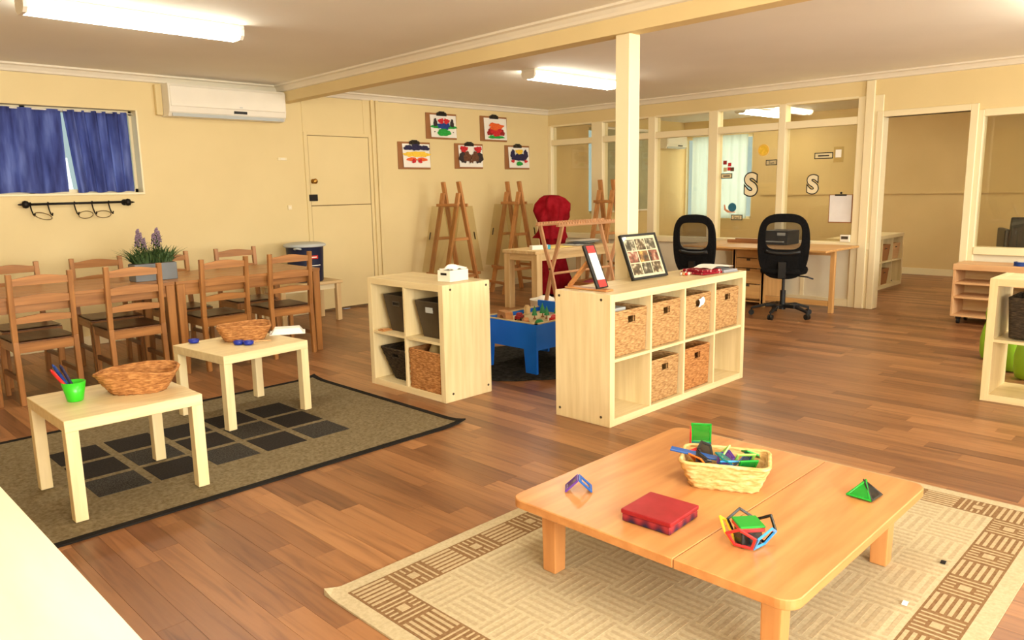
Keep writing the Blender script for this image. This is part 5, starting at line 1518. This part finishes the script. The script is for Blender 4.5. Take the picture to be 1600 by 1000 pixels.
def office_chair(label, loc, face):
    """local +x = the way the sitter faces"""
    t = thing('office_chair', label, 'chair', loc, face, 'black mesh office chairs at the desk')
    # five-star base
    b = B(); b.cyl((0, 0, .07), (0, 0, .13), .032, .028, 14); hub = obj('base_hub', b, M['black'], t)
    for i in range(5):
        q = 2 * PI * i / 5 + .35
        c_, s_ = math.cos(q), math.sin(q)
        b = B(); b.bar((.02 * c_, .02 * s_, .105), (.16 * c_, .16 * s_, .11), .05, .035); b.bar((.16 * c_, .16 * s_, .11), (.295 * c_, .295 * s_, .072), .042, .03, w2=.03, d2=.022)
        sp = obj('star_arm', b, M['black'], t, bevel=.004)
        b = B()
        for k_ in (-1, 1):
            o_ = Vector((-s_, c_, 0)) * .013 * k_; p_ = Vector((.295 * c_, .295 * s_, .027)) + o_; d_ = Vector((-s_, c_, 0)) * .009
            b.cyl(p_ - d_, p_ + d_, .027, n=14)
        b.cyl((.295 * c_, .295 * s_, .03), (.295 * c_, .295 * s_, .075), .008)
        obj('castor', b, M['black'], sp)
    b = B(); b.cyl((0, 0, .12), (0, 0, .26), .026, n=14); b.cyl((0, 0, .26), (0, 0, .405), .015, n=12); obj('gas_column', b, M['black'], t)
    b = B(); b.box(-.09, -.08, .395, .11, .08, .428); b.cyl((.02, -.08, .41), (.02, -.23, .395), .007); b.bar((.02, -.22, .395), (.05, -.27, .375), .02, .014); obj('tilt_mechanism', b, M['black'], t)
    # seat
    b = B(); n = 28; prof = [(.80, 0), (.97, .012), (1.0, .035), (.96, .06), (.7, .072), (.02, .075)]
    k = len(b.v)
    for f, z in prof:
        for i in range(n):
            q = 2 * PI * i / n; ca, sa = math.cos(q), math.sin(q)
            e = (abs(ca) ** 4 + abs(sa) ** 4) ** -.25
            b.v.append((.035 + .215 * f * ca * e, .22 * f * sa * e, .425 + z))
    for j in range(len(prof) - 1):
        for i in range(n):
            i2 = (i + 1) % n; b.f.append((j * n + i, j * n + i2, (j + 1) * n + i2, (j + 1) * n + i)); b.m.append(0)
    b.f.append(tuple(range(n))[::-1]); b.f.append(tuple((len(prof) - 1) * n + i for i in range(n))); b.m += [0, 0]
    obj('seat_cushion', b, M['blackfab'], t, smooth=True)
    # backrest: rounded outline shell with a mesh window
    zc, hz_, hw_ = .705, .318, .24
    def outl(q, f):
        ca, sa = math.cos(q), math.sin(q); e = (abs(ca) ** 3.2 + abs(sa) ** 3.2) ** (-1 / 3.2)
        wz = 1 - .10 * (sa < 0) * abs(sa)
        return hw_ * wz * ca * e * f, hz_ * sa * e * f
    def bx(y_, z_): return -.19 - .05 * ((z_ - zc) / hz_) ** 2 * (1 if z_ < zc else .3) * -1 - .06 * max(0, (z_ - zc)) + .28 * y_ * y_
    def win(q):
        ca, sa = math.cos(q), math.sin(q); e = (abs(ca) ** 4 + abs(sa) ** 4) ** -.25
        return .165 * ca * e, .105 + .132 * sa * e
    n = 48; b = B()
    rings = []
    for (src, dx) in (('o', .0), ('o', .03), ('i', .03), ('i', .0)):
        base = len(b.v)
        for i in range(n):
            q = 2 * PI * i / n
            y_, z_ = outl(q, 1.0) if src == 'o' else win(q)
            z_ += zc; b.v.append((bx(y_, z_) + dx, y_, z_))
        rings.append(base)
    for r_ in range(4):
        a, c = rings[r_], rings[(r_ + 1) % 4]
        for i in range(n):
            i2 = (i + 1) % n; b.f.append((a + i, c + i, c + i2, a + i2)); b.m.append(0)
    obj('back_shell', b, M['blackfab'], t, bevel=.006)
    b = B(); b.ngon([(bx(*((lambda p: (p[0], p[1] + zc))(win(2 * PI * i / n)))) + .016, win(2 * PI * i / n)[0], win(2 * PI * i / n)[1] + zc) for i in range(n)])
    obj('mesh_panel', b, M['meshfab'], t)
    b = B(); b.tube([(bx(y_ / 100, zc - .05) + .012, y_ / 100, zc - .045 - .02 * (1 - (y_ / 16) ** 2)) for y_ in range(-16, 17, 4)], .022, 8); obj('lumbar_bar', b, M['black'], t, smooth=True)
    b = B(); b.bar((-.05, 0, .41), (-.19, 0, .42), .07, .02); b.bar((-.19, 0, .40), (-.20, 0, .56), .07, .02); obj('back_bracket', b, M['black'], t)
    return t
m = bpy.data.materials.new('black_mesh_net'); m.use_nodes = True; nt = m.node_tree
bs = nt.nodes['Principled BSDF']; bs.inputs['Base Color'].default_value = (*srgb((36, 34, 30)), 1); bs.inputs['Roughness'].default_value = .8
trn = nt.nodes.new('ShaderNodeBsdfTransparent'); mx = nt.nodes.new('ShaderNodeMixShader')
tc = nt.nodes.new('ShaderNodeTexCoord'); ck = nt.nodes.new('ShaderNodeTexChecker'); ck.inputs['Scale'].default_value = 420; nt.links.new(tc.outputs['Object'], ck.inputs[0])
mr = nt.nodes.new('ShaderNodeMapRange'); mr.inputs['To Min'].default_value = .35; mr.inputs['To Max'].default_value = .75; nt.links.new(ck.outputs['Fac'], mr.inputs[0])
nt.links.new(mr.outputs[0], mx.inputs[0]); nt.links.new(trn.outputs[0], mx.inputs[1]); nt.links.new(bs.outputs[0], mx.inputs[2]); nt.links.new(mx.outputs[0], nt.nodes['Material Output'].inputs[0])
M['meshfab'] = m
office_chair('black mesh office chair in the open, right one at the desk', (7.22, 3.36, 0), math.radians(20))
office_chair('black mesh office chair behind the long shelf, left one at the desk', (6.82, 4.04, 0), math.radians(0))

# pieces on the glazing
GX = X1 + .044
def decal_disc(name, y, z, r, mat, label, cat='sticker', n=28, parts=None):
    t = thing(name, label, cat, (GX, y, z))
    b = B(); b.cyl((-.003, 0, 0), (0, 0, 0), r, n=n); obj('disc', b, mat, t)
    return t
t = decal_disc('sun_cutout', 4.125, 1.685, .066, plain('sun_edge', (240, 190, 80), .6), 'yellow round sun cutout stuck on the glazing', 'cutout')
b = B(); b.cyl((-.005, 0, 0), (-.003, 0, 0), .052, n=28); obj('inner_disc', b, PC['yellow'], t)
def text_mesh(s, size, off, ext, mat, parent, loc, name='letter'):
    cu = bpy.data.curves.new(name, 'FONT'); cu.body = s; cu.size = size; cu.offset = off; cu.extrude = ext; cu.align_x = 'CENTER'; cu.align_y = 'CENTER'; cu.resolution_u = 6
    cu.materials.append(mat)
    tmp = bpy.data.objects.new(name, cu)
    me = bpy.data.meshes.new_from_object(tmp)
    bpy.data.objects.remove(tmp)
    if not me.materials: me.materials.append(mat)
    o = put(name, me, parent, loc); o.rotation_euler = (PI / 2, 0, -PI / 2)
    return o
def word_card(y, z, w, h, label, txt=None, q=0):
    t = thing('word_card', label, 'card', (GX, y, z))
    b = B(); b.box(-.002, -w / 2, -h / 2, 0, w / 2, h / 2); obj('card', b, M['black'], t)
    b = B(); b.box(-.003, -w / 2 + .009, -h / 2 + .009, -.002, w / 2 - .009, h / 2 - .009); obj('card_face', b, plain('cream_card', (222, 206, 160), .7), t)
    if txt: text_mesh(txt, h * .72, 0, .0004, M['black'], t, (-.0036, 0, -.002), 'word')
    else:
        b = B(); b.box(-.0036, -w * .3, -.008, -.003, w * .3, .006); obj('word', b, PC['dark'], t)
word_card(4.025, 1.545, .135, .062, 'framed word card reading sun under the yellow disc', 'Sun')
word_card(4.575, 1.41, .145, .06, 'framed word card under the red squares on the glazing')
word_card(4.43, .928, .145, .064, 'framed word card under the blue snail on the glazing', 'Snail')
word_card(3.44, 1.595, .20, .066, 'long framed word card on the last pane')
t = thing('square_cutouts', 'cluster of small red and brown paper shapes on the glazing', 'cutout', (GX, 4.545, 1.52))
for dy, dz_, w_, mt in ((.055, .045, .045, PC['dred']), (-.005, .02, .04, PC['red']), (.0, -.03, .04, PC['red']), (-.04, -.035, .045, PC['brown']), (.05, -.035, .045, M['sand'])):
    b = B(); b.box(-.003 - .001 * (mt is PC['red']), dy - w_ / 2, dz_ - w_ / 2, 0, dy + w_ / 2, dz_ + w_ / 2); obj('paper_square', b, mt, t)
t = thing('snail_cutout', 'snail cutout with round blue shell and peach body on the glazing', 'cutout', (GX, 4.50, 1.045))
b = B(); b.cyl((-.004, -.01, 0), (-.001, -.01, 0), .052, n=26); obj('shell', b, plain('teal_paper', (36, 104, 128), .6), t)
b = B(); b.prism([(.10, .03), (.085, .03), (.07, -.02), (.02, -.045), (-.05, -.05), (-.05, -.06), (.05, -.062), (.095, -.03)], lambda u, v, k: (k, u, v), -.003, 0); obj('snail_body', b, plain('peach_paper', (216, 150, 110), .6), t)
for y_, z_, sz, lab in ((4.265, 1.293, .33, 'large white letter S outlined in black on the glazing'), (3.545, 1.285, .255, 'smaller white letter S outlined in black on the last pane')):
    t = thing('letter_cutout', lab, 'letter', (GX, y_, z_))
    text_mesh('S', sz, .026 * sz / .33, .0006, M['black'], t, (-.0012, 0, 0), 'black_outline')
    text_mesh('S', sz, .012 * sz / .33, .0006, plain('letter_cream', (236, 222, 184), .7), t, (-.0026, 0, 0), 'letter_face')
t = thing('clipboard', 'clipboard with blank white paper hanging on the last pane above desk', 'clipboard', (X1 + .03, 3.228, .885))
b = B(); b.box(0, -.125, 0, .008, .125, .30); obj('board', b, M['board'], t, bevel=.002)
b = B(); b.box(-.003, -.115, .012, 0, .115, .292); obj('paper', b, plain('blue_white_paper', (232, 228, 226), .7), t)
b = B(); b.box(-.010, -.06, .285, 0, .06, .302); b.cyl((-.004, 0, .315), (.004, 0, .315), .012); obj('clip', b, M['clipmetal'], t)
t = thing('note_holder', 'small clear wall pocket high on the last pane', 'holder', (GX, 3.28, 1.60))
b = B(); b.box(-.012, -.05, -.08, 0, .05, .08); obj('pocket', b, M['acrylic'], t)
b = B(); b.box(-.014, -.03, -.03, -.012, .03, .05); obj('note', b, M['paper'], t)
t = thing('thermostat', 'small grey timer box at the right end of the desk sill', 'timer', (X1 - .02, 3.14, .69))
b = B(); b.box(-.02, -.05, 0, .01, .05, .075); obj('timer_body', b, M['white'], t, bevel=.004)
b = B(); b.box(-.023, -.035, .03, -.019, .035, .06); obj('display', b, M['dkbin'], t)

# through the right-hand pane: a dark chair with a red seat
t = thing('lounge_chair', 'dark chair with a red seat seen through the right-hand pane', 'chair', (9.45, 1.72, 0), math.radians(200))
b = B(); b.box(-.20, -.26, .58, .26, .26, .66); obj('red_seat', b, M['red'], t, bevel=.02, seg=2)
b = B(); b.hexa([(.24, -.26, .55), (.31, -.26, .55), (.31, .26, .55), (.24, .26, .55), (.30, -.25, .93), (.35, -.25, .93), (.35, .25, .93), (.30, .25, .93)]); obj('backrest', b, M['black'], t, bevel=.01)
for s in (-1, 1):
    b = B(); b.box(-.2, s * .26 - .03, .55, .28, s * .26 + .03, .80); obj('arm', b, M['black'], t, bevel=.01)
    for x_ in (-.17, .25):
        b = B(); b.box(x_ - .02, s * .23 - .02, 0, x_ + .02, s * .23 + .02, .58); obj('leg', b, M['black'], t)
